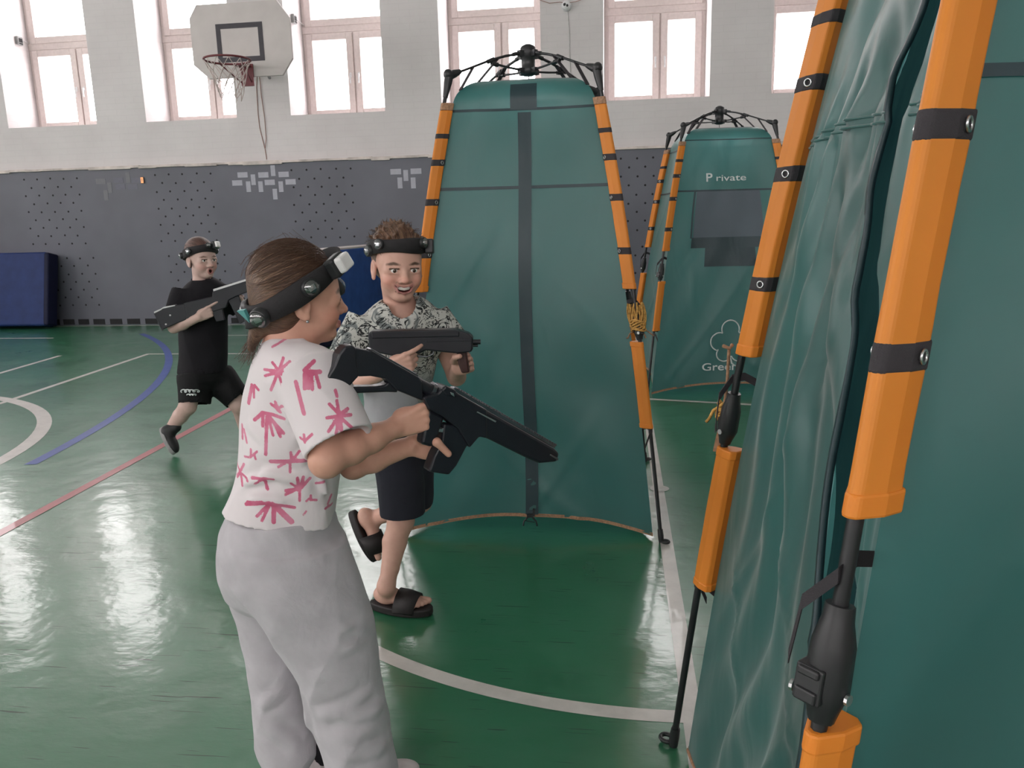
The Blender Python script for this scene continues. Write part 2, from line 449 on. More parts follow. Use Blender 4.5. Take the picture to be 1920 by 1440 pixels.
# ---- floor with its painted court lines
def mat_floor():
    nt = NT('green sports floor'); v = coords(nt)
    f = noise(nt, v, 1.6, 6, .6)
    fs = noise(nt, coords(nt, (1, 3.5, 1)), 7, 5, .65)
    c = nt.ramp(f, [(.3, (.018, .125, .052)), (.55, (.027, .165, .078)), (.75, (.038, .185, .098))])
    sc = nt.ramp(fs, [(.45, (0, 0, 0)), (.85, (1, 1, 1))])
    fac = nt.n('Math', operation='MULTIPLY'); nt.l(sc, fac.inputs[0]); fac.inputs[1].default_value = .25
    c = nt.mix(fac.outputs[0], c, (.10, .19, .14, 1))
    # scuffs: thin dark broken strokes
    st = []
    for ang, s in ((.5, 1.0), (2.2, 1.3)):
        tc = nt.n('TexCoord'); mp = nt.n('Mapping'); mp.inputs['Rotation'].default_value = (0, 0, ang); mp.inputs['Scale'].default_value = (1.6*s, 34*s, 1)
        nt.l(tc.outputs['Object'], mp.inputs[0])
        n = noise(nt, mp.outputs[0], 2.6, 1, .5, .25)
        st.append(nt.ramp(n, [(.0, (0, 0, 0)), (.715, (0, 0, 0)), (.74, (.8, .8, .8)), (1, (1, 1, 1))]))
    mxs = nt.n('MixRGB', blend_type='LIGHTEN'); mxs.inputs[0].default_value = 1; nt.l(st[0], mxs.inputs[1]); nt.l(st[1], mxs.inputs[2])
    c = nt.mix(mxs.outputs[0], c, (.012, .035, .022, 1))
    rr = nt.ramp(noise(nt, v, 3.2, 5, .65), [(.25, (.26, .26, .26)), (.75, (.38, .38, .38))])
    rm = nt.mix(mxs.outputs[0], rr, (.6, .6, .6, 1))
    b = bsdf(nt, c, rm, 0, .9)
    b.inputs['Coat Weight'].default_value = .55; b.inputs['Coat Roughness'].default_value = .105
    h1 = noise(nt, v, 5.5, 3, .5); h2 = noise(nt, coords(nt, (1, 2.2, 1)), 34, 3, .6)
    ad = nt.n('Math', operation='MULTIPLY_ADD'); nt.l(h2, ad.inputs[0]); ad.inputs[1].default_value = .09; nt.l(h1, ad.inputs[2])
    nrm = nt.bump(ad.outputs[0], .22, .016)
    nt.l(nrm, b.inputs['Normal']); nt.l(nrm, b.inputs['Coat Normal'])
    nt.l(b.outputs[0], nt.out.inputs[0])
    return nt.m
MT['floor'] = mat_floor()
def mat_line(name, col):
    nt = NT(name); v = coords(nt)
    c = nt.ramp(noise(nt, v, 9, 5, .65), [(.3, tuple(x*.82 for x in col[:3])+(1,)), (.6, col)])
    b = bsdf(nt, c, .34, 0, .5); b.inputs['Coat Weight'].default_value = .2
    nt.l(nt.bump(noise(nt, v, 5.5, 3), .15, .012), b.inputs['Normal'])
    nt.l(b.outputs[0], nt.out.inputs[0]); return nt.m
MT['line_white'] = mat_line('white court paint', (.66, .62, .59, 1))
MT['line_blue'] = mat_line('blue court paint', (.045, .09, .36, 1))
MT['line_red'] = mat_line('red court paint', (.45, .12, .13, 1))
fl = MB()
fl.box((RX0-.3, RY0-.4, -.2), (RX1+.3, WY+.72, 0))
LZ = [.0006]
def strip(pts, w, mi):
    LZ[0] += .0001; z = LZ[0]; pts = [V(p[0], p[1], z) for p in pts]; vs = []
    for i, p in enumerate(pts):
        t = unit(pts[min(i+1, len(pts)-1)]-pts[max(i-1, 0)]); nrm = V(-t[1], t[0], 0)
        vs += [p-nrm*w/2, p+nrm*w/2]
    fl._add(vs, [(2*i, 2*i+2, 2*i+3, 2*i+1) for i in range(len(pts)-1)], mi)
def arc(cx, cy, r, a0, a1, w, mi, n=72):
    strip([(cx+r*math.cos(math.radians(a0+(a1-a0)*i/n)), cy+r*math.sin(math.radians(a0+(a1-a0)*i/n))) for i in range(n+1)], w, mi)
strip([(.19, -2), (.19, 9.9)], .05, 1)                  # side line under the tents
arc(.111, 3.42, 1.585, 180, 273, .052, 1)               # curved line before the middle tent
strip([(RX0, 9.95), (RX1, 9.95)], .05, 1)
strip([(RX0, 8.80), (-6.93, 8.78)], .05, 1)
strip([(-5.2, 8.93), (6, 9.0)], .05, 1)
strip([(-4.89, 7.55), (2.5, 7.62)], .05, 1)
strip([(-4.90, 7.57), (-4.66, 5.1), (-4.5, 3.4)], .05, 1)
strip([(-5.84, 7.46), (-5.60, 5.6)], .05, 1)
arc(-5.635, 3.374, 2.21, -60, 140, .09, 1)
arc(-12.387, 2.475, 9.235, 46, 8.2, .07, 2, 90)
strip([(-2.60, 2.0), (-2.632, 2.849), (-2.759, 5.305), (-2.82, 6.6)], .055, 3)
strip([(.19, 5.53), (1.8, 5.16)], .045, 1)
fl._add([V(.195+.045*math.cos(2*PI*k/24), 3.60+.045*math.sin(2*PI*k/24), .0022) for k in range(24)], [tuple(range(24))], 1)
floor = tag(fl.build('floor', [MT['floor'], MT['line_white'], MT['line_blue'], MT['line_red']]), kind='structure')

# ---- grey cladding with hole fields, pale tiles and foot slots
cl = MB()
cl.box((RX0, CY, 0), (RX1, WY, 2.105))
def hole(x, z): cl.disc((x, CY, z), .0135, (0, -1, 0), 10, 1, .0012)
def field(x0, z0, rows, seed):
    rg = random.Random(seed)
    for r in range(rows):
        odd = r % 2
        for c in range(4 if odd else 5):
            hole(x0+c*.198+(.099 if odd else 0)+rg.uniform(-.008, .008), z0-r*.108+rg.uniform(-.006, .006))
for k in range(-6, 8):
    xc = -5.72+1.915*k
    field(xc-.40, 1.995, 9, k+20)
    field(xc-.32, .93, 7, k+60)
def tile(px, py, vert, mi):
    p = at(px, py, Y=CY); w, h = (.046, .125) if vert else (.125, .062)
    if vert: w, h = .062, .135
    else: w, h = .14, .068
    x, z = p[0], p[2]
    cl.box((x-w/2, CY-.003, z-h/2), (x+w/2, CY+.001, z+h/2), mi)
TL = [(455, 328, 0), (445, 343, 0), (475, 337, 1), (466, 350, 1), (494, 328, 0), (489, 350, 1), (506, 342, 0), (512, 320, 1), (532, 327, 0), (545, 341, 0), (527, 350, 1), (516, 364, 1)]
for x, y, v in TL: tile(x, y, v, 2)
for x, y, v in [(742, 322, 0), (761, 329, 1), (780, 321, 0), (750, 343, 1), (775, 343, 1)]: tile(x, y, v, 2)
for x, y, v in [(189, 340, 0), (206, 352, 1), (199, 366, 1), (240, 333, 1)]: tile(x, y, v, 3)
for x, y, v in [(222, 338, 0), (226, 350, 0), (249, 350, 0), (256, 338, 0)]: tile(x, y, v, 4)
rg = random.Random(3); x = RX0
while x < RX1:
    w = rg.uniform(.14, .20)
    cl.box((x, CY-.004, .01), (x+w, CY+.001, .085), 1); x += w+rg.uniform(.05, .08)
tag(cl.build('wall_cladding', [MT['clad'], MT['clad_hole'], MT['clad_tile'], MT['clad_tile_dim'], MT['clad_tile_lilac']]), kind='structure')
# ragged white edging on top of the cladding
ed = MB(); rg = random.Random(5); x = RX0
while x < RX1:
    w = rg.uniform(.10, .5); lowz = 2.098-rg.choice([0, 0, .004, .012, .02])
    ed.box((x, CY-.03, lowz), (x+w+.01, WY+.01, 2.122+rg.uniform(0, .008))); x += w
tag(ed.build('trim_1', MT['ledge'], bevel=.004), kind='structure')

# ---- windows
def window(n, x0, x1, shown=True):
    y = FRAME_Y
    root = empty('window_%d' % n, ((x0+x1)/2, y, SILL), kind='structure')
    fr = MB(); d0, d1 = y, y+.07
    def bar(xa, xb, za, zb, dy=0): fr.box((xa, d0-dy, za), (xb, d1, zb))
    bar(x0, x0+.06, SILL, TOP); bar(x1-.06, x1, SILL, TOP); bar(x0, x1, SILL, SILL+.055); bar(x0, x1, TRANS, TRANS+.09, .01); bar(x0, x1, TOP-.06, TOP)
    xm = x0+.06+(x1-x0-.12)*.56
    bar(xm-.012, xm+.012, SILL, TRANS)
    fr.build('window_frame', MT['frame'], root, bevel=.006)
    def sash(xa, xb, za, zb):
        s = MB(); w = .085; q0 = y-.022
        s.box((xa, q0, za), (xa+w, y+.03, zb)); s.box((xb-w, q0, za), (xb, y+.03, zb)); s.box((xa+w, q0, za), (xb-w, y+.03, za+w)); s.box((xa+w, q0, zb-w), (xb-w, y+.03, zb))
        so = s.build('sash', MT['frame'], root, bevel=.006)
        MB().box((xa+w, y, za+w), (xb-w, y+.006, zb-w)).build('pane', MT['glass'], so)
        return so
    a = sash(x0+.05, xm-.010, SILL+.045, TRANS-.005)
    b = sash(xm+.010, x1-.05, SILL+.045, TRANS-.005)
    for s, xx in ((a, xm-.055), (b, xm+.06)):
        h = MB(); zc = SILL+.56
        h.box((xx-.012, y-.03, zc-.03), (xx+.012, y-.02, zc+.03)); h.box((xx-.008, y-.055, zc-.01), (xx+.008, y-.028, zc+.01))
        h.box((xx-.009, y-.062, zc-.11), (xx+.009, y-.048, zc+.01))
        h.build('handle', MT['cam_white'], s, bevel=.003)
    sash(x0+.05, x1-.05, TRANS+.085, TOP-.05)
    return root
for i, (a, b) in enumerate(WALLWIN): window(i+1, a, b)
for i, (a, b) in enumerate(REAR_FILL_WIN):
    root = empty('window_%d' % (i+20), ((a+b)/2, RY0-.25, SILL), kind='structure')  # added rear window, never in view, lets in fill light
    fr = MB(); y = RY0-.25
    for xa, xb, za, zb in ((a, a+.06, SILL, TOP), (b-.06, b, SILL, TOP), (a, b, SILL, SILL+.06), (a, b, TOP-.06, TOP), (a, b, TRANS, TRANS+.07), ((a+b)/2-.03, (a+b)/2+.03, SILL, TOP)):
        fr.box((xa, y-.03, za), (xb, y+.03, zb))
    fr.build('window_frame', MT['frame'], root)
    MB().box((a+.03, y-.004, SILL+.03), (b-.03, y+.004, TOP-.03)).build('pane', MT['glass'], root)

for i, (a, b) in enumerate(LEFT_FILL_WIN):
    root = empty('window_%d' % (i+40), (RX0-.2, (a+b)/2, 2.0), kind='structure')  # added left window, never in view, lets in side light
    fr = MB(); x = RX0-.2
    for ya, yb, za, zb in ((a, a+.06, 2.0, TOP), (b-.06, b, 2.0, TOP), (a, b, 2.0, 2.06), (a, b, TOP-.06, TOP), (a, b, TRANS, TRANS+.07), ((a+b)/2-.03, (a+b)/2+.03, 2.0, TOP)):
        fr.box((x-.03, ya, za), (x+.03, yb, zb))
    fr.build('window_frame', MT['frame'], root)
    MB().box((x-.004, a+.03, 2.03), (x+.004, b-.03, TOP-.03)).build('pane', MT['glass'], root)
# ---- daylight
w = bpy.data.worlds.new('overcast sky'); SC.world = w; w.use_nodes = True
w.node_tree.nodes['Background'].inputs[0].default_value = (1.0, .955, .955, 1)
w.node_tree.nodes['Background'].inputs[1].default_value = 9.0
def portal(x0, x1, y, z0, z1, rot):
    ld = bpy.data.lights.new('window_daylight', 'AREA'); ld.shape = 'RECTANGLE'; ld.size = x1-x0; ld.size_y = z1-z0
    ld.cycles.is_portal = True
    o = bpy.data.objects.new('window_daylight', ld); COL.objects.link(o)
    o.location = ((x0+x1)/2, y, (z0+z1)/2); o.rotation_euler = rot
for a, b in WALLWIN: portal(a, b, FRAME_Y+.12, SILL, TOP, (-PI/2, 0, 0))
for a, b in REAR_FILL_WIN: portal(a, b, RY0-.36, SILL, TOP, (PI/2, 0, 0))
for a, b in LEFT_FILL_WIN:
    portal(-(b-a)/2, (b-a)/2, 0, 2.0, TOP, (PI/2, 0, -PI/2)); COL.objects[-1].location = (RX0-.27, (a+b)/2, (2.0+TOP)/2)
SC.view_settings.view_transform = 'Standard'; SC.view_settings.look = 'None'
SC.view_settings.exposure = 0.05; SC.view_settings.gamma = 1.0; SC.view_settings.use_curve_mapping = False
SC.cycles.max_bounces = 8; SC.cycles.diffuse_bounces = 5; SC.cycles.glossy_bounces = 4; SC.cycles.transparent_max_bounces = 12
SC.cycles.transmission_bounces = 5
SC.cycles.use_denoising = True
SC.cycles.sample_clamp_indirect = 8.0
# ------------------------------------------------------------------ things on the wall
def build_hoop():
    by = 8.72
    tc, bc = at(446, 5, Y=by), at(463, 145, Y=by)
    l, r = at(360, 75, Y=by), at(547, 72, Y=by)
    cx, cz = (l[0]+r[0])/2, (tc[2]+bc[2])/2
    W, Hh = (r[0]-l[0])/2, (tc[2]-bc[2])/2
    root = empty('basketball_hoop', (cx, by, cz), 'white cut-corner backboard with black target square, rusty red rim and torn net', 'basketball hoop')
    k = .17
    poly = [(-W+k, -Hh), (W-k*.75, -Hh), (W, -Hh+k), (W, Hh-k*1.1), (W-k*.8, Hh), (-W+k*.55, Hh), (-W, Hh-k*.8), (-W, -Hh+k*.9)]
    b = MB(); b.prism(poly, (cx, by, cz), (1, 0, 0), (0, 0, 1), (0, -1, 0), .035)
    b.build('backboard', MT['board'], root, bevel=.004)
    t0, t1 = at(403, 42, Y=by-.02), at(500, 113, Y=by-.02)
    x0, x1, z0, z1 = t0[0], t1[0]-.02, t1[2], t0[2]-.02
    s = MB(); y0, y1 = by-.0215, by-.017; tw = .052
    s.box((x0, y0, z1-tw), (x1, y1, z1)); s.box((x0, y0, z0), (x1, y1, z0+tw)); s.box((x0, y0, z0+tw), (x0+tw, y1, z1-tw)); s.box((x1-tw, y0, z0+tw), (x1, y1, z1-tw))
    s.build('target_square', MT['board_mark'], root)
    rc = at(428, 113, Y=by-.36); R = .235; rz = rc[2]; rx = rc[0]; ry = by-.02-.13-R
    rm = MB(); ring = [V(rx+R*math.cos(a), ry+R*math.sin(a), rz) for a in np.linspace(0, 2*PI, 41)[:-1]]
    rm.tube(ring, .011, 8, closed=True)
    rm.box((rx-.075+.03, ry+R-.01, rz-.012), (rx+.075+.03, by-.02, rz+.004))
    rm.box((rx-.06+.03, by-.034, rz-.21), (rx+.085+.03, by-.0175, rz+.02))
    for sx in (-1, 1): rm.tube([V(rx+.03+sx*.06, by-.03, rz-.17), V(rx+sx*.13, ry+.06, rz-.012)], .007, 6)
    rm.build('rim', MT['rim'], root)
    nb = MB(); K = 12; rows = 5
    def np_(k, j):
        t = j/rows; rad = R*(1-.55*t**.8); a = 2*PI*(k+(.5 if j % 2 else 0))/K
        return V(rx+rad*math.cos(a)+.02*t*math.sin(k*2.1), ry+rad*math.sin(a), rz-.01-.38*t+.03*t*math.sin(k*1.7+j))
    for k_ in range(K):
        torn = k_ in (3, 4, 8)
        for j in range(rows):
            if torn and j > 2: continue
            nb.tube([np_(k_, j), np_(k_, j+1)], .0042, 5)
            nb.tube([np_(k_, j), np_(k_-1 if j % 2 == 0 else k_+1, j+1)], .0042, 5)
    nb.build('net', MT['net'], root)
    br = MB()
    for sx in (-.16, .16):
        for sz in (-.12, .2):
            br.tube([V(cx+sx, by+.015, cz+sz), V(-4.56+sx*.9, WY-.022, cz+sz*.8-.05)], .02, 8)
    br.tube([V(cx-.2, by+.03, cz-.12), V(cx+.2, by+.03, cz-.12)], .018, 8); br.tube([V(cx-.2, by+.03, cz+.2), V(cx+.2, by+.03, cz+.2)], .018, 8)
    br.build('wall_bracket', MT['sole_grey'], root)
build_hoop()
def wall_wire(name, pts, mat, label, cat='cable', r=.005, y=WY-.006):
    P = [at(x, yy, Y=y) for x, yy in pts]
    b = MB(); b.tube(P, r, 6)
    o = b.build(name, mat)
    return tag(o, label, cat)
wall_wire('cable', [(482, 140), (481, 165), (484, 215), (487, 240), (497, 280), (500, 299)], MT['wire'], 'slack brown cable hanging below the backboard, its left strand', r=.0045)
wall_wire('cable', [(486, 140), (490, 180), (496, 220), (499, 260), (497, 278)], MT['wire'], 'straighter brown cable hanging below the backboard, its right strand', r=.0045, y=WY-.012)
wall_wire('conduit', [(1064, 20), (1067, 60), (1068, 105), (1071, 180)], MT['wire_white'], 'thin white conduit running down the pier from the dome camera', r=.007)
cb = wall_wire('cable', [(1012, 0), (1030, 6), (1050, 4), (1062, 6), (1080, 3), (1100, -4)], MT['wire'], 'loose brown cable looping over the dome camera', r=.004, y=WY-.05)
def dome_camera():
    p = at(1062, 12, Y=WY)
    root = empty('security_camera', p, 'white dome security camera high on the pier', 'camera')
    b = MB(); b.disc(p, .062, (0, -1, 0), 20, 0, .02); b.ball(p+V(0, -.045, -.005), .055, 20, 12); b.build('housing', MT['cam_white'], root)
    e = MB(); e.ball(p+V(-.014, -.085, .0), .02, 12, 8); e.ball(p+V(.014, -.09, -.012), .015, 12, 8); e.build('lens', MT['black_plastic'], root)
dome_camera()
def sensor(px, py, X, label):
    p = at(px, py, X=X)
    root = empty('motion_sensor', p, label, 'sensor')
    b = MB(); b.box((p[0], p[1]-.05, p[2]-.055), (p[0]+.045, p[1]+.05, p[2]+.055)); b.build('housing', MT['sole_grey'], root, bevel=.01)
    b = MB(); b.box((p[0]+.04, p[1]-.03, p[2]-.02), (p[0]+.05, p[1]+.03, p[2]+.03)); b.box((p[0]+.04, p[1]-.03, p[2]-.045), (p[0]+.05, p[1]+.03, p[2]-.03)); b.build('lens', MT['clad_hole'], root)
    b = MB(); b.tube([p+V(.02, .05, .02), p+V(.02, .18, .01), p+V(.04, .40, -.02)], .006, 6); b.build('lead', MT['wire_white'], root)
sensor(33, 77, -8.19, 'small grey sensor box in the reveal of the leftmost window')
sensor(548, 36, -4.18, 'small grey sensor box in the window reveal right of the backboard')
def exit_light():
    p = at(268, 338, Y=CY)
    root = empty('wall_lamp', p, 'tiny glowing orange lamp on the grey wall between pale tiles', 'lamp')
    b = MB(); b.box((p[0]-.022, CY-.02, p[2]-.042), (p[0]+.022, CY-.004, p[2]+.042)); b.build('housing', MT['frame_gap'], root, bevel=.003)
    nt = NT('glowing orange'); e = nt.n('Emission'); e.inputs[0].default_value = (1, .40, .18, 1); e.inputs[1].default_value = 1.4; nt.l(e.outputs[0], nt.out.inputs[0])
    b = MB(); b.box((p[0]-.016, CY-.025, p[2]-.036), (p[0]-.006, CY-.019, p[2]+.036)); b.box((p[0]+.006, CY-.025, p[2]-.036), (p[0]+.016, CY-.019, p[2]+.036)); b.box((p[0]-.016, CY-.025, p[2]-.036), (p[0]+.016, CY-.019, p[2]-.02)); b.box((p[0]-.016, CY-.025, p[2]+.024), (p[0]+.016, CY-.019, p[2]+.036))
    b.build('diffuser', nt.m, root)
exit_light()

# ------------------------------------------------------------------ gym mats
def mat_left():
    x1 = at(84, 540, Y=9.7)[0]
    root = empty('gym_mat', (x1-1, 9.75, 0), 'dark blue gym mat leaning on the grey wall at the left edge', 'gym mat')
    b = MB(); h = 1.0
    ax, ay, az = V(1.0, 0, 0), unit(V(0, 1, -.22))*.10, unit(V(0, .22, 1))*h/2
    c = V(x1-1.0, 9.80, .022+h/2)
    b.obox(c, ax, ay, az); b.build('cover', MT['mat_blue'], root, bevel=.025, seg=3)
    b = MB(); b.obox(c+V(.998, 0, 0), V(.045, 0, 0), ay*.98, az*.985); b.build('side_band', MT['mat_side'], root, bevel=.02)
mat_left()
def mat_mid():
    a, bb = at(590, 473, Z=1.03), at(722, 449, Z=1.03)
    a = at(588, 473, Y=7.75); bb = at(716, 452, Y=9.75)
    a[2] = bb[2] = 1.03
    root = empty('gym_mat', (a[0], a[1], 0), 'bright blue gym mat with pale-lit top edge behind the two front children', 'gym mat')
    d = bb-a; L = np.linalg.norm(d); d = d/L; n = V(-d[1], d[0], 0)
    b = MB(); c = (a+bb)/2+n*.13; c[2] = .56
    b.obox(c, d*L/2, n*.13, V(0, 0, .46)); b.build('cover', MT['mat_bright'], root, bevel=.02, seg=3)
    t = MB(); c2 = c.copy(); c2[2] = 1.022; t.obox(c2, d*L/2*.995, n*.128, V(0, 0, .012)); t.build('painted_lit_top', MT['board'], root, bevel=.006)  # light falling on the mat's top, painted as a pale slab
    t = MB(); c2 = c.copy(); c2[2] = .05; t.obox(c2, d*L/2*.985, n*.118, V(0, 0, .05)); t.build('base', MT['mat_side'], root, bevel=.01)  # dark strip paints the shade near the floor into the mat's foot
mat_mid()

# ------------------------------------------------------------------ pop-up tents
PZ = [0, .454, .873, 1.157, 1.5, 1.707, 1.803]
PI_ = [0, .051, .098, .146, .202, .237, .262]
HALF = .56
CORN = [V(-1, -1), V(1, -1), V(1, 1), V(-1, 1)]
_pz = np.linspace(0, 1.803, 40)
_c = np.polyfit(PZ, PI_, 3)
def inset(z): return float(np.polyval(_c, min(max(z, 0), 1.83))-np.polyval(_c, 0))
def polept(c, z): return V(c[0]*(HALF-inset(z)), c[1]*(HALF-inset(z)), z)
Z1, T1 = 1.68, 1.90
def ccorner(c, t):
    if t <= Z1: h = HALF-inset(t)-.032; z = t
    else:
        th = (t-Z1)/(T1-Z1)*PI/2; h0 = HALF-inset(Z1)-.032
        h = .155+(h0-.155)*math.cos(th); z = Z1+.118*math.sin(th)
    return V(c[0]*h, c[1]*h, z)
def psurf(k, u, t, sag=.05, wr=None, bulge=0.):
    a, b = ccorner(CORN[k], t), ccorner(CORN[(k+1) % 4], t)
    mid = (CORN[k]+CORN[(k+1) % 4])/2; n = V(mid[0], mid[1], 0)
    s = 4*u*(1-u); ss = sag*(1-.75*min(t, Z1)/Z1)+.006
    off = -ss*s
    if t > Z1: off += .05*s*math.sin((t-Z1)/(T1-Z1)*PI/2)*.6
    if wr: off += wr(u, t)
    return a*(1-u)+b*u+n*off
def default_wr(seed):
    rg = random.Random(seed); ph = [rg.uniform(0, 6.28) for _ in range(9)]
    def f(u, t):
        e = min(1, 4*u*(1-u)*1.6)
        low = max(0, 1-t/1.2)
        d = .0035*math.sin(7*u+9*t+ph[0]+1.4*math.sin(4*t+ph[1]))
        d += .003*math.sin(16*u-11*t+ph[2]+1.1*math.sin(5*u+ph[3]))
        d += .005*low*math.sin(13*u+5*t+ph[4]+1.2*math.sin(6*t+ph[5]))
        r = abs(math.sin(5.2*u+3.4*t+ph[6]+.5*math.sin(7*t+ph[7])))
        d += .010*low*max(0, 1-6*r)
        r2 = abs(math.sin(6.1*u-4.6*t+ph[8]))
        d += .006*max(0, 1-7*r2)*(.4+low)
        return d*e
    return f
def sleeve_prof(c, z, s=1.0, w=.021):
    p = polept(c, z); d = -unit(V(c[0], c[1], 0)); t = V(-d[1], d[0], 0)
    A = .011
    pts = []
    for a, b in ((-A, -.007), (-A-.003, 0), (-A, .007), (.012, .018), (.034, w), (.041, .012), (.041, -.012), (.034, -w), (.012, -.018)):
        pts.append(p+d*(a*s+(s-1)*-.004)+t*b*s)
    return pts
def sleeve(root, c, z0, z1, mat='orange', s=1.0, name='sleeve', n=None, jitter=0.):
    n = n or max(2, int((z1-z0)/.04)); b = MB(); zs = np.linspace(z0, z1, n+1)
    rg = random.Random(int(z0*1000)+int(c[0]*3+c[1]))
    b.sweep(None, [sleeve_prof(c, z, s*(1+rg.uniform(-jitter, jitter))) for z in zs], 0, True, False)
    return b.build(name, MT[mat], root, local=True, bevel=.003)
def panel_strip(k, cl, w, off=.003, horiz=True, sag=.05, wr=None):
    """thin tape on a panel; cl = list of (u,t); w half width in metres"""
    b = MB(); vs = []
    mid = (CORN[k]+CORN[(k+1) % 4])/2; n = V(mid[0], mid[1], 0)
    for u, t in cl:
        wid = np.linalg.norm(ccorner(CORN[(k+1) % 4], t)-ccorner(CORN[k], t))
        if horiz:
            p, q = psurf(k, u, t-w, sag, wr), psurf(k, u, t+w, sag, wr)
        else:
            p, q = psurf(k, u-w/wid, t, sag, wr), psurf(k, u+w/wid, t, sag, wr)
        vs += [p+n*off, q+n*off]
    flip = 1
    b._add(vs, [(2*i, 2*i+2, 2*i+3, 2*i+1) for i in range(len(cl)-1)], 0, True)
    return b
def tent(loc, rz, sc, label, seed, front=None, detail=True, corners=(0, 1, 2, 3)):
    root = empty('pop_up_tent', (loc[0], loc[1], 0), label, 'tent', None, rz)
    root.scale = (sc, sc, sc) if np.isscalar(sc) else sc
    for ci in range(4):
        c = CORN[ci]; d = -unit(V(c[0], c[1], 0)); tg = V(-d[1], d[0], 0)
        b = MB(); b.tube([polept(c, z) for z in np.linspace(.015, 1.80, 26)], .0078, 8); po = b.build('pole', MT['pole'], root, local=True)
        K = polept(c, 1.803); r2 = math.sqrt(2)
        def rad(r, z): return V(c[0]*r/r2, c[1]*r/r2, z)
        Jm, Hh = rad(.215, 1.878), rad(.045, 1.922)
        a = MB(); a.tube([K, rad(.325, 1.838), Jm], .0052, 6); a.tube([Jm, rad(.13, 1.903), Hh], .0058, 6); a.build('roof_arm', MT['pole'], root, local=True)
        a = MB(); a.tube([rad(.05, 1.858), rad(.12, 1.862), rad(.185, 1.868)], .0045, 6); a.tube([rad(.17, 1.866), rad(.205, 1.868)], .009, 6); a.tube([rad(.2, 1.868), rad(.21, 1.884)], .007, 6)
        a.build('strut', MT['pole'], root, local=True)
        a = MB(); a.tube([rad(.225, 1.872), rad(.19, 1.886)], .0095, 6); a.build('arm_joint', MT['black_plastic'], root, local=True)
        a = MB(); a.tube([rad(.085, 1.914), rad(.055, 1.921)], .0085, 6); a.build('arm_clip', MT['black_plastic'], root, local=True)
        kn = MB(); pd = unit(polept(c, 1.72)-K); ad = unit(Jm-K)
        kn.tube([K+pd*.085, K+pd*.03, K-pd*.008], [.010, .017, .019], 8); kn.tube([K-ad*.010, K+ad*.03, K+ad*.06], [.018, .015, .009], 8)
        kn.ball(K-unit(pd+ad)*.006, .02, 10, 8); kn.build('shoulder_joint', MT['black_plastic'], root, local=True)
        hg = MB(); z = .845; p0, p1 = polept(c, z-.055), polept(c, z+.055)
        hd = unit(p1-p0)
        hg.tube([p0, p0+hd*.012, p0+hd*.03, p0+hd*.075, p0+hd*.098, p1], [.012, .015, .021, .020, .0145, .0135], 10)
        hg.obox(p0+hd*.040-d*.010+tg*.006, tg*.014, d*.013, hd*.017); hg.obox(p0+hd*.052-d*.022+tg*.006, tg*.011, d*.004, hd*.004); hg.obox(p0+hd*.030-d*.022+tg*.006, tg*.011, d*.004, hd*.006)
        ho = hg.build('hinge_joint', MT['black_plastic'], root, local=True, bevel=.002)
        for c_, n_ in ((p0+hd*.03-d*.018+tg*.0215, tg-d*.2), (p0+hd*.03-tg*.021, -tg)):
            pin = MB(); pin.disc(c_, .0055, n_, 10, 0, .003); pin.build('rivet', MT['steel'], ho, local=True)
        ft = MB(); ft.tube([polept(c, .055), polept(c, .03), polept(c, .004)], [.0105, .012, .011], 8)
        q = polept(c, .012)-d*.022
        ft.tube([q+V(.016*math.cos(t_)*(-d[0])+.014*math.sin(t_)*tg[0], .016*math.cos(t_)*(-d[1])+.014*math.sin(t_)*tg[1], .0) for t_ in np.linspace(0, 2*PI, 15)[:-1]], .0055, 6, closed=True)
        ft.build('foot', MT['black_plastic'], root, local=True)
        # orange sleeves, their dark straps and snaps
        sleeve(root, c, .985, 1.672, jitter=.02); sleeve(root, c, .452, .78, jitter=.02)
        sleeve(root, c, 1.672, 1.70, 'rope_brown', 1.02, 'sleeve_cap', 1)
        sleeve(root, c, .982, 1.005, 'orange', 1.10, 'sleeve_hem', 1); sleeve(root, c, .45, .468, 'orange', 1.08, 'sleeve_hem', 1); sleeve(root, c, .762, .782, 'orange', 1.08, 'sleeve_hem', 1)
        for zz, hh in ((1.575, .010), (1.475, .013), (1.325, .014), (1.125, .014)):
            st = sleeve(root, c, zz-hh, zz+hh, 'webbing', 1.06, 'strap', 1)
            if hh > .012:
                pr = sleeve_prof(c, zz, 1.06)
                for i0, i1 in ((3, 4), (7, 8)):
                    cc = (np.array(pr[i0])*.45+np.array(pr[i1])*.55); nn = unit(cc-(p0*0+polept(c, zz)+d*.02)); nn[2] = 0; nn = unit(nn)
                    rr = [cc+nn*.002+(V(-nn[1], nn[0], 0)*math.cos(a_)+V(0, 0, 1)*math.sin(a_))*.0062 for a_ in np.linspace(0, 2*PI, 13)[:-1]]
                    s = MB(); s.tube(rr, .0016, 5, closed=True)
                    s.build('snap', MT['steel'], st, local=True)
        # webbing tabs from roof arms to the canopy
        for f_, t_ in ((.30, 1.775), (.165, 1.86)):
            ar = rad(f_, np.interp(f_, [.215, .325], [1.878, 1.838]) if f_ > .215 else 1.893); lo = ccorner(c, t_)
            mm = MB(); mm.obox((ar+lo)/2, unit(tg)*.010, unit(np.cross(unit(ar-lo), tg))*.0015, (ar-lo)/2); mm.build('tab', MT['webbing'], root, local=True)
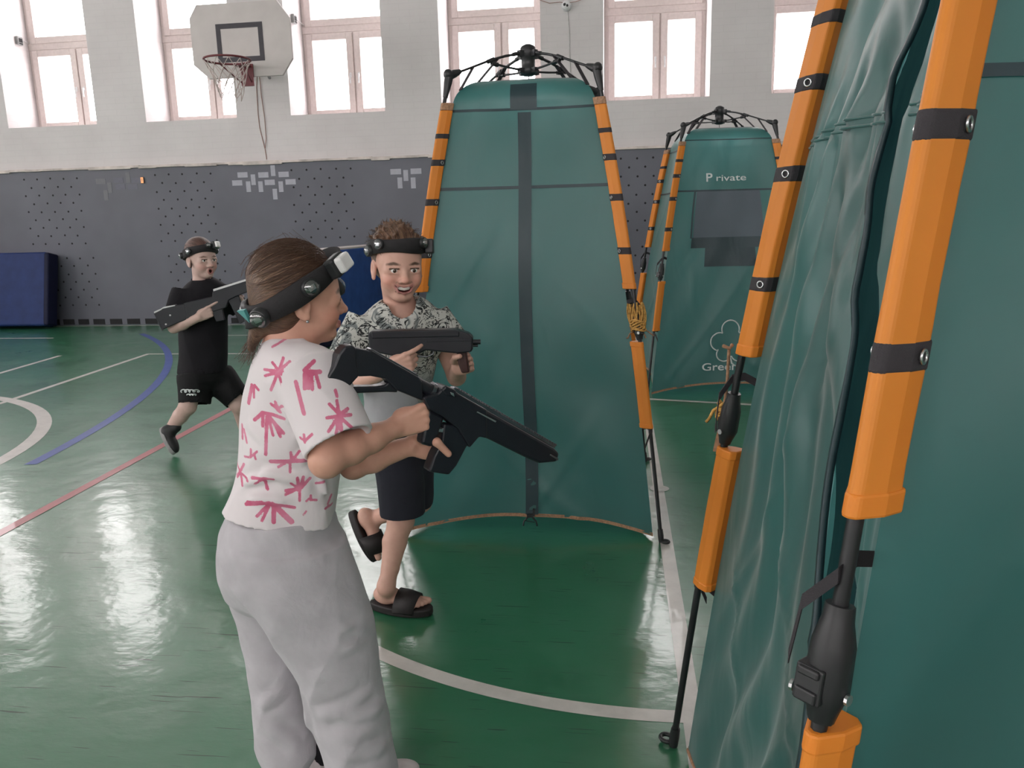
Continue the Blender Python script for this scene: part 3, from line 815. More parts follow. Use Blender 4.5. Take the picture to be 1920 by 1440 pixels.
        # short webbing ties
        for zz, ln in ((.93, .10), (.445, .055)):
            p = polept(c, zz); e = ccorner(c, zz)
            sg = 1 if (ci+int(zz*10)) % 2 else -1
            pts = [e, e*.4+p*.6+V(0, 0, .008), p-d*.012, p-d*.02+tg*.03*sg+V(0, 0, -ln*.35), p-d*.015+tg*.045*sg+V(0, 0, -ln)]
            tb = MB(); w = V(0, 0, .008)
            tb.sweep(None, [[p_-w-d*.001, p_+w-d*.001, p_+w+d*.001, p_-w+d*.001] for p_ in pts]); tb.build('tie', MT['webbing'], root, local=True)
    hb = MB(); hb.tube([V(0, 0, z) for z in (1.838, 1.843, 1.868, 1.872, 1.905, 1.909, 1.948, 1.955, 1.962)], [.020, .033, .033, .030, .030, .034, .034, .028, .012], 16)
    for a_ in (45, 135, 225, 315):
        dd = V(math.cos(math.radians(a_)), math.sin(math.radians(a_)), 0)
        hb.obox(dd*.04+V(0, 0, 1.922), dd*.014, V(-dd[1], dd[0], 0)*.010, V(0, 0, .012)); hb.obox(dd*.04+V(0, 0, 1.856), dd*.014, V(-dd[1], dd[0], 0)*.010, V(0, 0, .010))
    hb.build('hub', MT['black_plastic'], root, local=True)
    cord = MB(); cord.tube([V(0, 0, 1.84), V(.004, 0, 1.80)], .002, 5); cord.build('pull_cord', MT['webbing'], root, local=True)
    for k in range(4):
        wr = default_wr(seed*10+k)
        spec = (front or {}).get(k)
        if spec == 'door':
            door_panel(root, k, wr); continue
        def pf(u, v, k=k, wr=wr):
            t0 = .02+.055*4*u*(1-u)
            return psurf(k, u, t0+(1.845-t0)*v, .05, wr)
        b = MB(); b.grid(pf, 40, 96)
        pn = b.build('canopy_panel', MT['canvas'], root, local=True)
        rb = MB(); rb.grid(lambda u, v, k=k, wr=wr: psurf(k, u, 1.845+.055*v, .05, wr), 24, 6); rb.build('roof_band', MT['roof_net'], root, local=True)
        us = np.linspace(.0, 1, 25)
        hm = MB(); P = [pf(u, 0)+V(0, 0, 0) for u in us]; hm.sweep(None, [[p+V(0, 0, -.006), p+V(0, 0, .008), p+V(0, .002, .008), p+V(.002, .002, -.006)] for p in P]); hm.build('hem', MT['rope_brown'], pn, local=True)
        panel_strip(k, [(u, 1.375) for u in us], .006, .0025, wr=wr).build('seam', MT['canvas_dark'], pn, local=True)
        if spec != 'logo': panel_strip(k, [(u, 1.672) for u in us], .005, .0025, wr=wr).build('seam', MT['canvas_dark'], pn, local=True)
        else: panel_strip(k, [(u, 1.715) for u in us], .004, .0025, wr=wr).build('seam', MT['canvas_dark'], pn, local=True)
        if spec == 'zip':
            ts = np.linspace(.08, 1.66, 60)
            panel_strip(k, [(.5+.006*math.sin(5*t)+.01*(1.6-t), t) for t in ts], .027, .0035, False, wr=wr).build('zip_flap', MT['canvas_dark'], pn, local=True)
            panel_strip(k, [(.5, t) for t in np.linspace(1.672, 1.80, 8)], .055, .0035, False, wr=wr).build('flap_patch', MT['canvas_dark'], pn, local=True)
            mid = (CORN[k]+CORN[(k+1) % 4])/2; n = V(mid[0], mid[1], 0); p = psurf(k, .51, .085, .05, wr)
            bk = MB(); bk.obox(p+n*.006+V(0, 0, -.008), V(.014, 0, 0), V(0, .004, 0), V(0, 0, .007)); bk.obox(p+n*.006+V(.016, 0, .006), V(.004, 0, 0), V(0, .003, 0), V(0, 0, .016))
            for sx in (-1, 1): bk.tube([p+n*.006+V(.008*sx, 0, -.012), p+n*.012+V(.026*sx, 0, -.03), p+n*.010+V(.030*sx, 0, -.05)], .0035, 6)
            bk.tube([p+n*.006+V(-.02, 0, -.03), p+n*.012+V(.02, 0, -.034)], .002, 5)
            bk.build('hem_buckle', MT['black_plastic'], pn, local=True)
        if spec == 'logo': logo_panel(root, pn, k, wr)
    return root
def sheet_on(k, u0, u1, t0, t1, off, wr, n=16):
    mid = (CORN[k]+CORN[(k+1) % 4])/2; nn = V(mid[0], mid[1], 0)
    b = MB(); b.grid(lambda a, c: psurf(k, u0+(u1-u0)*a, t0+(t1-t0)*c, .05, wr)+nn*off, n, n)
    return b
def logo_panel(root, pn, k, wr):
    sheet_on(k, .20, .80, 1.065, 1.37, .003, wr).build('window_net', MT['mesh_window'], pn, local=True)
    panel_strip(k, [(u, 1.030) for u in np.linspace(.19, .81, 20)], .035, .004, wr=wr).build('window_hem', MT['canvas_dark'], pn, local=True)
    sheet_on(k, .31, .72, .87, .995, .005, wr).build('pocket', MT['canvas_dark'], pn, local=True)
    panel_strip(k, [(.185+.004*math.sin(t*9), t) for t in np.linspace(1.06, 1.37, 8)], .006, .004, False, wr=wr).build('window_edge', MT['canvas_dark'], pn, local=True)
    p = psurf(k, .275, 1.435, .05, wr)+V(0, -.016, 0)
    def drape(o):
        for vt in o.data.vertices:
            x, y, zz = vt.co; a_, b_ = ccorner(CORN[k], zz), ccorner(CORN[(k+1) % 4], zz); vt.co.y = psurf(k, (x-a_[0])/(b_[0]-a_[0]), zz, .05, wr)[1]-.009+(y-y0[0])*.8
    y0 = [p[1]]
    drape(text_mesh('P', .078, 'lettering', MT['white_print'], pn, Matrix.Translation(Vector(p))@Matrix.Rotation(PI/2, 4, 'X')@Matrix.Scale(1.15, 4, (1, 0, 0)), True, .0012))
    drape(text_mesh('rivate', .060, 'lettering', MT['white_print'], pn, Matrix.Translation(Vector(p+V(.068, 0, .002)))@Matrix.Rotation(PI/2, 4, 'X')@Matrix.Scale(1.5, 4, (1, 0, 0)), True, .0004))
    p2 = psurf(k, .325, .165, .05, wr)+V(0, -.024, 0)
    y0[0] = p2[1]
    drape(text_mesh('Green', .072, 'lettering', MT['white_print'], pn, Matrix.Translation(Vector(p2))@Matrix.Rotation(PI/2, 4, 'X')@Matrix.Scale(1.35, 4, (1, 0, 0)), True, .0008))
    # outlined clover above the word
    c = psurf(k, .52, .36, .05, wr)+V(0, -.022, 0); b = MB(); pts = []
    def arc_(cx, cz, r, a0, a1, n=14):
        for i in range(n+1):
            a = math.radians(a0+(a1-a0)*i/n); pts.append(c+V(cx+r*math.cos(a), 0, cz+r*math.sin(a)))
    arc_(.0, .085, .06, -20, 205); arc_(-.075, .0, .062, 70, 262); arc_(-.045, -.085, .05, 140, 340); arc_(.055, -.085, .05, 200, 400); arc_(.08, 0, .062, -80, 110)
    b.tube(pts, .0048, 5, closed=True); b.tube([c+V(0, 0, -.11), c+V(.01, 0, -.15), c+V(.03, 0, -.165)], .006, 5)
    y0[0] = c[1]; drape(b.build('clover_print', MT['white_print'], pn, local=True))
def door_panel(root, k, wr):
    """open zip door: two loose flaps that part along a wandering slit"""
    ST = [0, .2, .45, .68, .79, .89, 1.0, 1.185, 1.3, 1.386, 1.465, 1.60, 1.75, 1.9]
    SU = [.93, .925, .92, .91, .86, .79, .735, .60, .575, .567, .63, .68, .63, .56]
    def su(t): return float(np.interp(t, ST, SU))+.010*math.sin(17*t)*(1 if t < 1.3 else .4)
    def pleat(u, t):
        d = 0
        if t < 1.372: d += .006*math.exp(-(1.372-t)/.10)*math.sin(u*110+2*math.sin(u*23))+.004*math.exp(-(1.372-t)/.22)*math.sin(u*61)
        elif t < 1.5: d += .003*math.exp(-(t-1.372)/.05)*math.sin(u*120)
        return d
    def fa(x, v):
        t0 = .02+.05*4*x*(1-x)*.5; t = t0+(T1-t0)*v; S = su(t)-.008; u = x*S
        p = psurf(k, u, t, .05, wr); n = V(-1, 0, 0)
        e = x**3*(1 if t < 1.75 else max(0, (1.9-t)/.15))
        up = max(0, min(1, (t-1.37)/.2))
        bil = .022*math.sin(PI*min(1, x*1.0))*(.35+.65*max(0, 1-abs(t-.9)/.9))
        fold = .017*up*math.sin(26*t-9*x+.7*math.sin(9*x))*x*(1 if t < 1.8 else .3)+.016*(1-up)*max(0, math.sin(15*x+7*t+1.0*math.sin(5*t)))*x
        fold += .009*(1-up)*math.sin(31*x-13*t+1.7*math.sin(8*t))*math.sin(PI*x)
        return p+n*(bil*.6+.012*e+fold+pleat(u, t)*min(1, 5*x))
    def fb(x, v):
        t0 = .02; t = t0+(T1-t0)*v; S = su(t)+.012; S2 = min(S+.028, .985); u = S2+(1-S2)*x
        p = psurf(k, u, t, .05, wr); n = V(-1, 0, 0)
        e = (1-x)**2
        fold = .007*math.sin(17*(1-x)+8*t)*(1-x)*(1 if 1-S2 > .15 else .3)
        return p+n*(-.010*e*min(1, (1-S2)/.25+.25)+fold+pleat(u, t)*.6*(1-x))
    a = MB(); a.grid(fa, 56, 130); pa = a.build('canopy_panel', MT['canvas'], root, local=True)
    b = MB(); b.grid(fb, 40, 130); pb = b.build('canopy_panel', MT['canvas'], root, local=True)
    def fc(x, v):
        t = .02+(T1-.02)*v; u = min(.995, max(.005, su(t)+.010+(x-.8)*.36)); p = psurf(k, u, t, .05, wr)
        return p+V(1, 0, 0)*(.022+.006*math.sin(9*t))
    c_ = MB(); c_.grid(fc, 14, 110); c_.build('gap_shade_sheet', MT['canvas_dark'], pa, local=True)  # dark sheet added behind the slit so the gap looks shaded
    ed = MB(); vs = np.linspace(0, 1, 110); P = [fa(1, v) for v in vs]
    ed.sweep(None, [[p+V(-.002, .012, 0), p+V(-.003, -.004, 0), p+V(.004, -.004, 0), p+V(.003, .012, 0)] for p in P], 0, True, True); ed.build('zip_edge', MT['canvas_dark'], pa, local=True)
    def seam(fn, x0, x1, par):
        for dz in (-.006, .006):
            s = MB(); P = [fn(x, (1.372+dz-.02)/(T1-.02))+V(-.0015, 0, 0) for x in np.linspace(x0, x1, 40)]; s.tube(P, .0022, 5); s.build('seam', MT['canvas'], par, local=True)
    seam(fa, .02, .99, pa); seam(fb, .12, .98, pb)
    hm = MB(); P = [fa(x, 0) for x in np.linspace(0, 1, 20)]; hm.tube(P, .005, 6); hm.build('hem', MT['rope_brown'], pa, local=True)

# middle tent
th = math.radians(1.5); R2 = lambda a, p: V(math.cos(a)*p[0]-math.sin(a)*p[1], math.sin(a)*p[0]+math.cos(a)*p[1])
FR = V(.17, 2.955); c2 = FR-R2(th, V(HALF, -HALF)*.955)
T2 = tent(c2, th, (.955, .955, 1.01), 'green pop-up tent with a dark centre strip, standing behind the two front children', 2, {0: 'zip'})
th = math.radians(5.5); sc3 = 1.05; FL = V(.205, 5.58); c3 = FL-R2(th, V(-HALF, -HALF))*sc3
T3 = tent(c3, th, sc3, 'farthest green pop-up tent, printed Private and a clover, by the back wall', 3, {0: 'logo'})
th = math.radians(-2.0); FL = V(.133, 1.716); c1 = FL-R2(th, V(-HALF, HALF))
T1_ = tent(c1, th, 1.0, 'nearest green pop-up tent with its loose door flaps, at the right edge', 1, {3: 'door'})

# cords tied to the tent legs
def tent_pt(root, c, z, out=0.):
    p = polept(CORN[c], z); d = unit(V(CORN[c][0], CORN[c][1], 0))
    q = (p+d*out)*np.array(root.scale); a = root.rotation_euler[2]; xy = R2(a, q[:2])
    return V(xy[0]+root.location[0], xy[1]+root.location[1], q[2])
def rope_bundle():
    p = tent_pt(T2, 1, .875); ax = unit(tent_pt(T2, 1, .93)-tent_pt(T2, 1, .82))
    root = empty('rope_bundle', p, 'bundle of yellow cord wound round the right leg of the middle tent', 'rope')
    b = MB(); rg = random.Random(4)
    u = unit(np.cross(ax, V(0, 1, 0))); v = np.cross(ax, u)
    for i in range(26):
        a0 = rg.uniform(0, 6.28); r = rg.uniform(.014, .03); h0, h1 = rg.uniform(-.052, -.035), rg.uniform(.035, .058); pts = []
        for k in range(11):
            t = k/10; a = a0+(.9 if i % 2 else -.7)*t; rr = r*(1+.18*math.sin(PI*t))
            pts.append(p+ax*(h0+(h1-h0)*t)+(u*math.cos(a)+v*math.sin(a))*rr)
        b.tube(pts, .0032, 5)
    for i in range(7):
        z = -.05+i*.006; rr = .027+.004*rg.random()
        b.tube([p+ax*(z+.006*math.sin(a*2+i))+(u*math.cos(a)+v*math.sin(a))*rr for a in np.linspace(0, 2*PI, 20)[:-1]], .0032, 5, closed=True)
    b.build('coil', MT['rope'], root)
    e = MB()
    for sx, l in ((-1, .05), (1, .035), (-.4, .06)):
        e.tube([p+ax*-.05+u*.02*sx, p+ax*-.06+u*.035*sx-v*.01, p+ax*-.075+u*(.03+l*.4)*sx, p+ax*(-.06-l*.4)+u*(.04+l*.3)*sx], .003, 5)
    e.build('loose_end', MT['rope_brown'], root)
rope_bundle()
def cord_near():
    a, b_ = tent_pt(T1_, 0 if False else 3, .985, .004), tent_pt(T1_, 3, .80, -.02)
    root = empty('cord', b_, 'taut tan cord with a yellow knot on the far leg of the nearest tent', 'rope')
    top, k, lo = at(1367, 652, Y=1.615), at(1357, 772, Y=1.640), at(1352, 838, Y=1.655)
    m = MB(); m.tube([top, (top+k)/2+V(.002, 0, 0), k], .0035, 6); m.tube([top+V(-.012, 0, .004), top+V(0, -.01, 0), top+V(.006, 0, .006)], .004, 6); m.build('line', MT['rope_brown'], root)
    n = MB(); rg = random.Random(9)
    for i in range(8):
        ph = rg.uniform(0, 6); n.tube([k+V(.012*math.cos(t+ph)*(1+.3*math.sin(i)), .010*math.sin(t+ph), -.018+.036*(t/6.3)+.006*math.sin(2*t+i)) for t in np.linspace(0, 6.3, 14)], .0034, 5)
    n.tube([k+V(-.008, 0, .012), k+V(-.022, -.004, .004), k+V(-.030, -.004, -.014), k+V(-.036, -.002, -.022)], .0034, 5)
    n.build('knot', MT['rope'], root)
    t = MB(); t.sweep(None, [[p+V(-w, 0, 0), p+V(0, -.004, 0), p+V(w, 0, 0), p+V(0, .004, 0)] for p, w in ((k+V(0, 0, -.01), .008), ((k+lo)/2, .010), (lo+V(-.006, 0, -.01), .011))]); t.build('tail', MT['rope_brown'], root)
cord_near()
# ------------------------------------------------------------------ implicit-surface modelling (one continuous skin per body)
class Sdf:
    def __init__(s): s.items = []
    def add(s, fn, c, r, k=.01, op='u'): s.items.append((fn, np.asarray(c, float), float(r), k, op)); return s
    def cap(s, a, b, ra, rb=None, k=.01, op='u'):
        a = np.asarray(a, float); b = np.asarray(b, float); rb = ra if rb is None else rb
        ba = b-a; L2 = max(ba@ba, 1e-12)
        def fn(p):
            h = np.clip(((p-a)@ba)/L2, 0, 1)
            return np.linalg.norm(p-a-h[:, None]*ba, axis=1)-(ra+(rb-ra)*h)
        return s.add(fn, (a+b)/2, math.sqrt(L2)/2+max(ra, rb), k, op)
    def chain(s, pts, rs, k=.01, op='u'):
        for i in range(len(pts)-1): s.cap(pts[i], pts[i+1], rs[i], rs[i+1], k if i == 0 else min(k, .006), op)
        return s
    def ell(s, c, r, A=None, k=.01, op='u'):
        c = np.asarray(c, float); r = np.asarray(r, float); A = np.eye(3) if A is None else np.asarray(A)
        def fn(p):
            q = (p-c)@A.T
            k0 = np.linalg.norm(q/r, axis=1); k1 = np.linalg.norm(q/(r*r), axis=1)
            return k0*(k0-1)/np.maximum(k1, 1e-9)
        return s.add(fn, c, r.max(), k, op)
    def loft(s, rows, e1, e2, e3, k=.01, op='u', pw=2.0, disp=None, hollow=None):
        """rows: (t, c1, c2, r1, r2) along e3"""
        R_ = np.array(sorted(rows)); t, c1, c2, r1, r2 = R_.T
        e1, e2, e3 = (np.asarray(e, float) for e in (e1, e2, e3))
        tf = np.linspace(t[0], t[-1], 160)
        def smooth(y):
            z = np.interp(tf, t, y); w = np.hanning(17); w /= w.sum(); zp = np.pad(z, 8, mode='reflect', reflect_type='odd'); return np.convolve(zp, w, 'valid')
        C1, C2, R1, R2_ = (smooth(y) for y in (c1, c2, r1, r2))
        def fn(p):
            tt = p@e3; a = p@e1-np.interp(tt, tf, C1); b = p@e2-np.interp(tt, tf, C2)
            ra = np.interp(tt, tf, R1); rb = np.interp(tt, tf, R2_)
            if pw == 2.0:
                k0 = np.sqrt((a/ra)**2+(b/rb)**2); k1 = np.sqrt((a/ra**2)**2+(b/rb**2)**2)
                d = k0*(k0-1)/np.maximum(k1, 1e-9)
            else:
                k0 = (np.abs(a/ra)**pw+np.abs(b/rb)**pw)**(1/pw); d = (k0-1)*np.minimum(ra, rb)
            if disp is not None: d = d-disp(p)
            if hollow is not None:
                h, zc, sg = hollow
                inner = np.maximum(d+h, sg*(tt-zc))
                d = np.maximum(d, -inner)
            return np.maximum(d, np.maximum(t[0]-tt, tt-t[-1]))
        cen = e1*c1.mean()+e2*c2.mean()+e3*(t[0]+t[-1])/2
        rad = math.sqrt(((t[-1]-t[0])/2)**2+max(np.abs(c1-c1.mean()).max()+r1.max(), np.abs(c2-c2.mean()).max()+r2.max())**2*2)
        return s.add(fn, cen, rad, k, op)
    def ev(s, p, c=None, hb=None):
        d = np.full(len(p), 1.0)
        for fn, cc, r, k, op in s.items:
            if c is not None and op != 'i' and np.linalg.norm(c-cc)-r > hb+k*1.5+.004: continue
            e = fn(p)
            if op == 'u':
                h = np.maximum(k-np.abs(d-e), 0)/k if k > 0 else 0
                d = np.minimum(d, e)-h*h*k*.25
            else:
                if op == 's': e = -e
                h = np.maximum(k-np.abs(d-e), 0)/k if k > 0 else 0
                d = np.maximum(d, e)+h*h*k*.25
        return d
    def mesh(s, h, pad=.02):
        lo = np.min([c-r for _, c, r, _, op in s.items if op == 'u'], axis=0)-pad
        hi = np.max([c+r for _, c, r, _, op in s.items if op == 'u'], axis=0)+pad
        B = 12; nb = np.ceil((hi-lo)/(h*B)).astype(int); n = nb*B+1
        F = np.ones(n, np.float32)
        g = np.stack(np.meshgrid(*[np.arange(B+1)]*3, indexing='ij'), -1).reshape(-1, 3)*h
        hb = B*h*math.sqrt(3)/2
        bi = np.stack(np.meshgrid(*[np.arange(m) for m in nb], indexing='ij'), -1).reshape(-1, 3)
        bc = lo+(bi+.5)*B*h
        dc = np.concatenate([s.ev(bc[i:i+4000]) for i in range(0, len(bc), 4000)])
        for (i, j, k), c, d in zip(bi, bc, dc):
            sl = (slice(i*B, i*B+B+1), slice(j*B, j*B+B+1), slice(k*B, k*B+B+1))
            if abs(d) > hb*1.35+.02:
                if d < 0: F[sl] = np.minimum(F[sl], d)
                continue
            F[sl] = s.ev(lo+np.array([i, j, k])*B*h+g, c, hb).reshape(B+1, B+1, B+1)
        return surface_nets(F, lo, h)
def surface_nets(F, lo, h):
    S = F < 0; nx, ny, nz = F.shape
    cnt = np.zeros((nx-1, ny-1, nz-1), np.int8)
    for a in (0, 1):
        for b in (0, 1):
            for c in (0, 1): cnt += S[a:nx-1+a, b:ny-1+b, c:nz-1+c]
    act = np.argwhere((cnt > 0) & (cnt < 8))
    idx = np.full(cnt.shape, -1, np.int32); idx[tuple(act.T)] = np.arange(len(act))
    off = np.array([(a, b, c) for a in (0, 1) for b in (0, 1) for c in (0, 1)])
    val = np.stack([F[act[:, 0]+o[0], act[:, 1]+o[1], act[:, 2]+o[2]] for o in off], 1).astype(float)
    acc = np.zeros((len(act), 3)); num = np.zeros(len(act))
    for i in range(8):
        for j in range(i+1, 8):
            if np.abs(off[i]-off[j]).sum() != 1: continue
            a, b = val[:, i], val[:, j]; m = (a < 0) != (b < 0)
            t = np.where(m, a/np.where(m, a-b, 1), 0)
            acc += np.where(m[:, None], off[i]+t[:, None]*(off[j]-off[i]), 0); num += m
    vs = lo+(act+acc/num[:, None])*h
    quads = []
    for ax in range(3):
        sl0 = [slice(1, -1)]*3; sl1 = [slice(1, -1)]*3
        sl0[ax] = slice(0, F.shape[ax]-1); sl1[ax] = slice(1, F.shape[ax])
        A_, B_ = S[tuple(sl0)], S[tuple(sl1)]
        e = np.argwhere(A_ != B_)
        o = np.ones(3, int); o[ax] = 0; e = e+o
        u, v = (ax+1) % 3, (ax+2) % 3
        def cell(du, dv):
            q = e.copy(); q[:, u] -= du; q[:, v] -= dv; return idx[q[:, 0], q[:, 1], q[:, 2]]
        q = np.stack([cell(1, 1), cell(0, 1), cell(0, 0), cell(1, 0)], 1)
        ins = S[e[:, 0], e[:, 1], e[:, 2]]
        q[~ins] = q[~ins][:, ::-1]
        quads.append(q)
    q = np.concatenate(quads); q = q[(q >= 0).all(1)]
    return vs, q
def relax(vs, q, it=1, f=.5):
    for _ in range(it):
        acc = np.zeros_like(vs); n = np.zeros(len(vs))
        for i in range(4):
            a, b = q[:, i], q[:, (i+1) % 4]
            for x, y in ((a, b), (b, a)):
                acc[:, 0] += np.bincount(x, vs[y, 0], len(vs)); acc[:, 1] += np.bincount(x, vs[y, 1], len(vs)); acc[:, 2] += np.bincount(x, vs[y, 2], len(vs)); n += np.bincount(x, minlength=len(vs))
        vs = vs*(1-f)+acc/np.maximum(n, 1)[:, None]*f
    return vs
def to_mesh(name, vs, q):
    me = bpy.data.meshes.new(name); me.vertices.add(len(vs)); me.vertices.foreach_set('co', vs.astype(np.float32).ravel())
    me.loops.add(len(q)*4); me.loops.foreach_set('vertex_index', q.astype(np.int32).ravel())
    me.polygons.add(len(q)); me.polygons.foreach_set('loop_start', np.arange(0, len(q)*4, 4, dtype=np.int32))
    me.polygons.foreach_set('use_smooth', np.ones(len(q), bool))
    me.update(calc_edges=True); return me
def add_color(me, name, col):
    a = me.attributes.new(name, 'FLOAT_COLOR', 'POINT'); a.data.foreach_set('color', np.c_[col, np.ones(len(col))].astype(np.float32).ravel())
def add_vec(me, name, vec):
    a = me.attributes.new(name, 'FLOAT_VECTOR', 'POINT'); a.data.foreach_set('vector', vec.astype(np.float32).ravel())
def add_float(me, name, f):
    a = me.attributes.new(name, 'FLOAT', 'POINT'); a.data.foreach_set('value', f.astype(np.float32))
def solid(name, sdf, h, mats, parent, it=1):
    vs, q = sdf.mesh(h); vs = relax(vs, q, it, .45)
    return link(name, to_mesh(name, vs, q), mats, parent), vs

class Fig:
    """a person's own frame: r = to the viewer's right, v = away from the viewer"""
    def __init__(s, ax, ay, Y):
        s.A = at(ax, ay, Y=Y); s.v = unit(V(s.A[0], s.A[1], 0)); s.r = V(s.v[1], -s.v[0], 0); s.z = V(0, 0, 1)
    def P(s, px, py, d=0.):
        q = ray(px, py); t = ((s.A-CO)@s.v+d)/(q@s.v); return CO+q*t
    def d(s, p): return (np.asarray(p)-s.A)@s.v
    def rows(s, data, tilt=0.):
        out = []
        e3 = unit(s.z+s.r*tilt); e1 = unit(s.r-s.z*tilt)
        for row in data:
            py, xl, xr, d, rd = row[:5]
            a, b = s.P(xl, py, d), s.P(xr, py, d); c = (a+b)/2
            out.append((c@e3, c@e1, c@s.v, (b-a)@s.r/2, rd))
        return out
def seg_d(p, a, b):
    a = np.asarray(a); b = np.asarray(b); ba = b-a
    h = np.clip(((p-a)@ba)/max(ba@ba, 1e-12), 0, 1)
    return np.linalg.norm(p-a-h[:, None]*ba, axis=1)

def crease(p, a, b, am, s0, s1, s2):
    a = np.asarray(a); b = np.asarray(b); ba = b-a
    h = np.clip(((p-a)@ba)/max(ba@ba, 1e-12), 0, 1); e = np.linalg.norm(p-a-h[:, None]*ba, axis=1)
    return am*np.sin(PI*h)**.7*(np.exp(-(e/s0)**2)-.8*np.exp(-((e-s1)/s2)**2))

class Head:
    def __init__(s, C, f, up, sc, wide=1.0):
        s.C = np.asarray(C, float); s.f = unit(f); s.l = unit(np.cross(up, s.f)); s.u = np.cross(s.f, s.l); s.s = sc; s.wd = wide
    def p(s, x, y, z): return s.C+(s.f*x+s.l*y*s.wd+s.u*z)*s.s
    def R(s): return np.array([s.f, s.l, s.u])
    def e(s, S, c, r, k, op='u'): S.ell(s.p(*c), (r[0]*s.s, r[1]*s.s*s.wd, r[2]*s.s), s.R(), k*s.s, op)
    def build(s, S, mouth='closed'):
        e = s.e; c = lambda a, b, r0, r1, k, op='u': S.cap(s.p(*a), s.p(*b), r0*s.s, r1*s.s, k*s.s, op)
        e(S, (-.012, 0, .045), (.094, .074, .085), .01)
        e(S, (.036, 0, .022), (.056, .062, .060), .03)
        e(S, (.034, 0, -.03), (.054, .057, .070), .03)
        e(S, (.020, 0, -.062), (.050, .050, .040), .02)
        e(S, (.064, 0, -.088), (.023, .026, .017), .025)
        for y in (-1, 1):
            e(S, (.054, y*.036, -.036), (.030, .024, .028), .02)
            c((.082, y*.012, .019), (.070, y*.046, .017), .007, .006, .012)
            e(S, (.098, y*.0305, .000), (.016, .0135, .0085), .008, 's')
            e(S, (.070, y*.048, .000), (.016, .011, .016), .010)
            c((.0905, y*.0185, .0080), (.0860, y*.045, .0070), .0042, .0036, .004)
            c((.0895, y*.0205, -.0082), (.0850, y*.044, -.0074), .0034, .0030, .004)
        c((.089, 0, .010), (.104, 0, -.026), .0065, .0105, .012)
        e(S, (.108, 0, -.030), (.0105, .0105, .009), .008)
        for y in (-1, 1):
            e(S, (.094, y*.0125, -.034), (.010, .0075, .0075), .006)
            e(S, (.102, y*.006, -.0415), (.006, .0033, .003), .003, 's')
        if mouth == 'closed':
            c((.091, -.014, -.0585), (.091, .014, -.0585), .0058, .0058, .006)
            c((.089, -.013, -.0665), (.089, .013, -.0665), .0066, .0066, .006)
            c((.099, -.020, -.0622), (.099, .020, -.0622), .0018, .0018, .003, 's')
        elif mouth == 'smile':
            L_ = [(.080, -.033, -.045), (.088, -.018, -.053), (.090, 0, -.057), (.088, .018, -.053), (.080, .033, -.045)]
            Lo = [(.080, -.033, -.046), (.087, -.018, -.066), (.088, 0, -.072), (.087, .018, -.066), (.080, .033, -.046)]
            for a, b in zip(L_, L_[1:]): c(a, b, .0048, .0048, .006)
            for a, b in zip(Lo, Lo[1:]): c(a, b, .0055, .0055, .006)
            mid = [(.097, -.026, -.050), (.101, -.012, -.060), (.101, 0, -.063), (.101, .012, -.060), (.097, .026, -.050)]
            rr = [.003, .0068, .0075, .0068, .003]
            for i in range(4): c(mid[i], mid[i+1], rr[i], rr[i+1], .003, 's')
            for i in range(4): c([m-(.012 if j == 0 else 0) for j, m in enumerate(mid[i])], [m-(.012 if j == 0 else 0) for j, m in enumerate(mid[i+1])], rr[i], rr[i+1], .003, 's')
            for y in (-1, 1): e(S, (.066, y*.043, -.030), (.020, .014, .017), .012)
        else:
            for k_ in range(10):
                a0, a1 = 2*PI*k_/10, 2*PI*(k_+1)/10
                c((.088, .013*math.cos(a0), -.063+.012*math.sin(a0)), (.088, .013*math.cos(a1), -.063+.012*math.sin(a1)), .0055, .0055, .005)
            e(S, (.097, 0, -.063), (.022, .0095, .010), .003, 's')
        for y in (-1, 1):
            e(S, (-.010, y*.0745, -.008), (.020, .0085, .031), .006)
            e(S, (-.004, y*.083, -.004), (.011, .006, .018), .004, 's')
            e(S, (-.002, y*.076, -.034), (.010, .006, .009), .005)
    def color(s, vs, base, mouth='closed', brow=(.10, .055, .035), lip=(.46, .20, .18)):
        q = (vs-s.C)@s.R().T/s.s; q[:, 1] /= s.wd
        col = np.tile(np.asarray(base, float), (len(vs), 1))
        near = np.linalg.norm(q, axis=1) < .17
        def mixc(d, w, c, soft=.003):
            m = np.clip((w+soft-d)/soft, 0, 1)*near; col[:] = col*(1-m[:, None])+np.asarray(c)*m[:, None]
        for y in (-1, 1):
            mixc(np.linalg.norm((q-V(.07, y*.042, -.035))/V(1.5, 1, 1), axis=1), .004, np.asarray(base)*V(1.06, .82, .80), .03)
            mixc(np.minimum(seg_d(q, V(.090, y*.014, .0185), V(.088, y*.034, .0225)), seg_d(q, V(.088, y*.034, .0225), V(.074, y*.050, .017))), .0032, brow, .003)
            mixc(seg_d(q, V(.0935, y*.0185, .0060), V(.0890, y*.046, .0054)), .0020, np.asarray(brow)*.5, .0016)
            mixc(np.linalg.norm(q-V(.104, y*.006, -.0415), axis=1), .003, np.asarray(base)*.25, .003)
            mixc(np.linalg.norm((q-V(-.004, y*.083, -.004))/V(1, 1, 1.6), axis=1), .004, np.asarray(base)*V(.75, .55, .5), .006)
        mixc(np.linalg.norm(q-V(.112, 0, -.030), axis=1), .004, np.asarray(base)*V(1.02, .84, .82), .015)
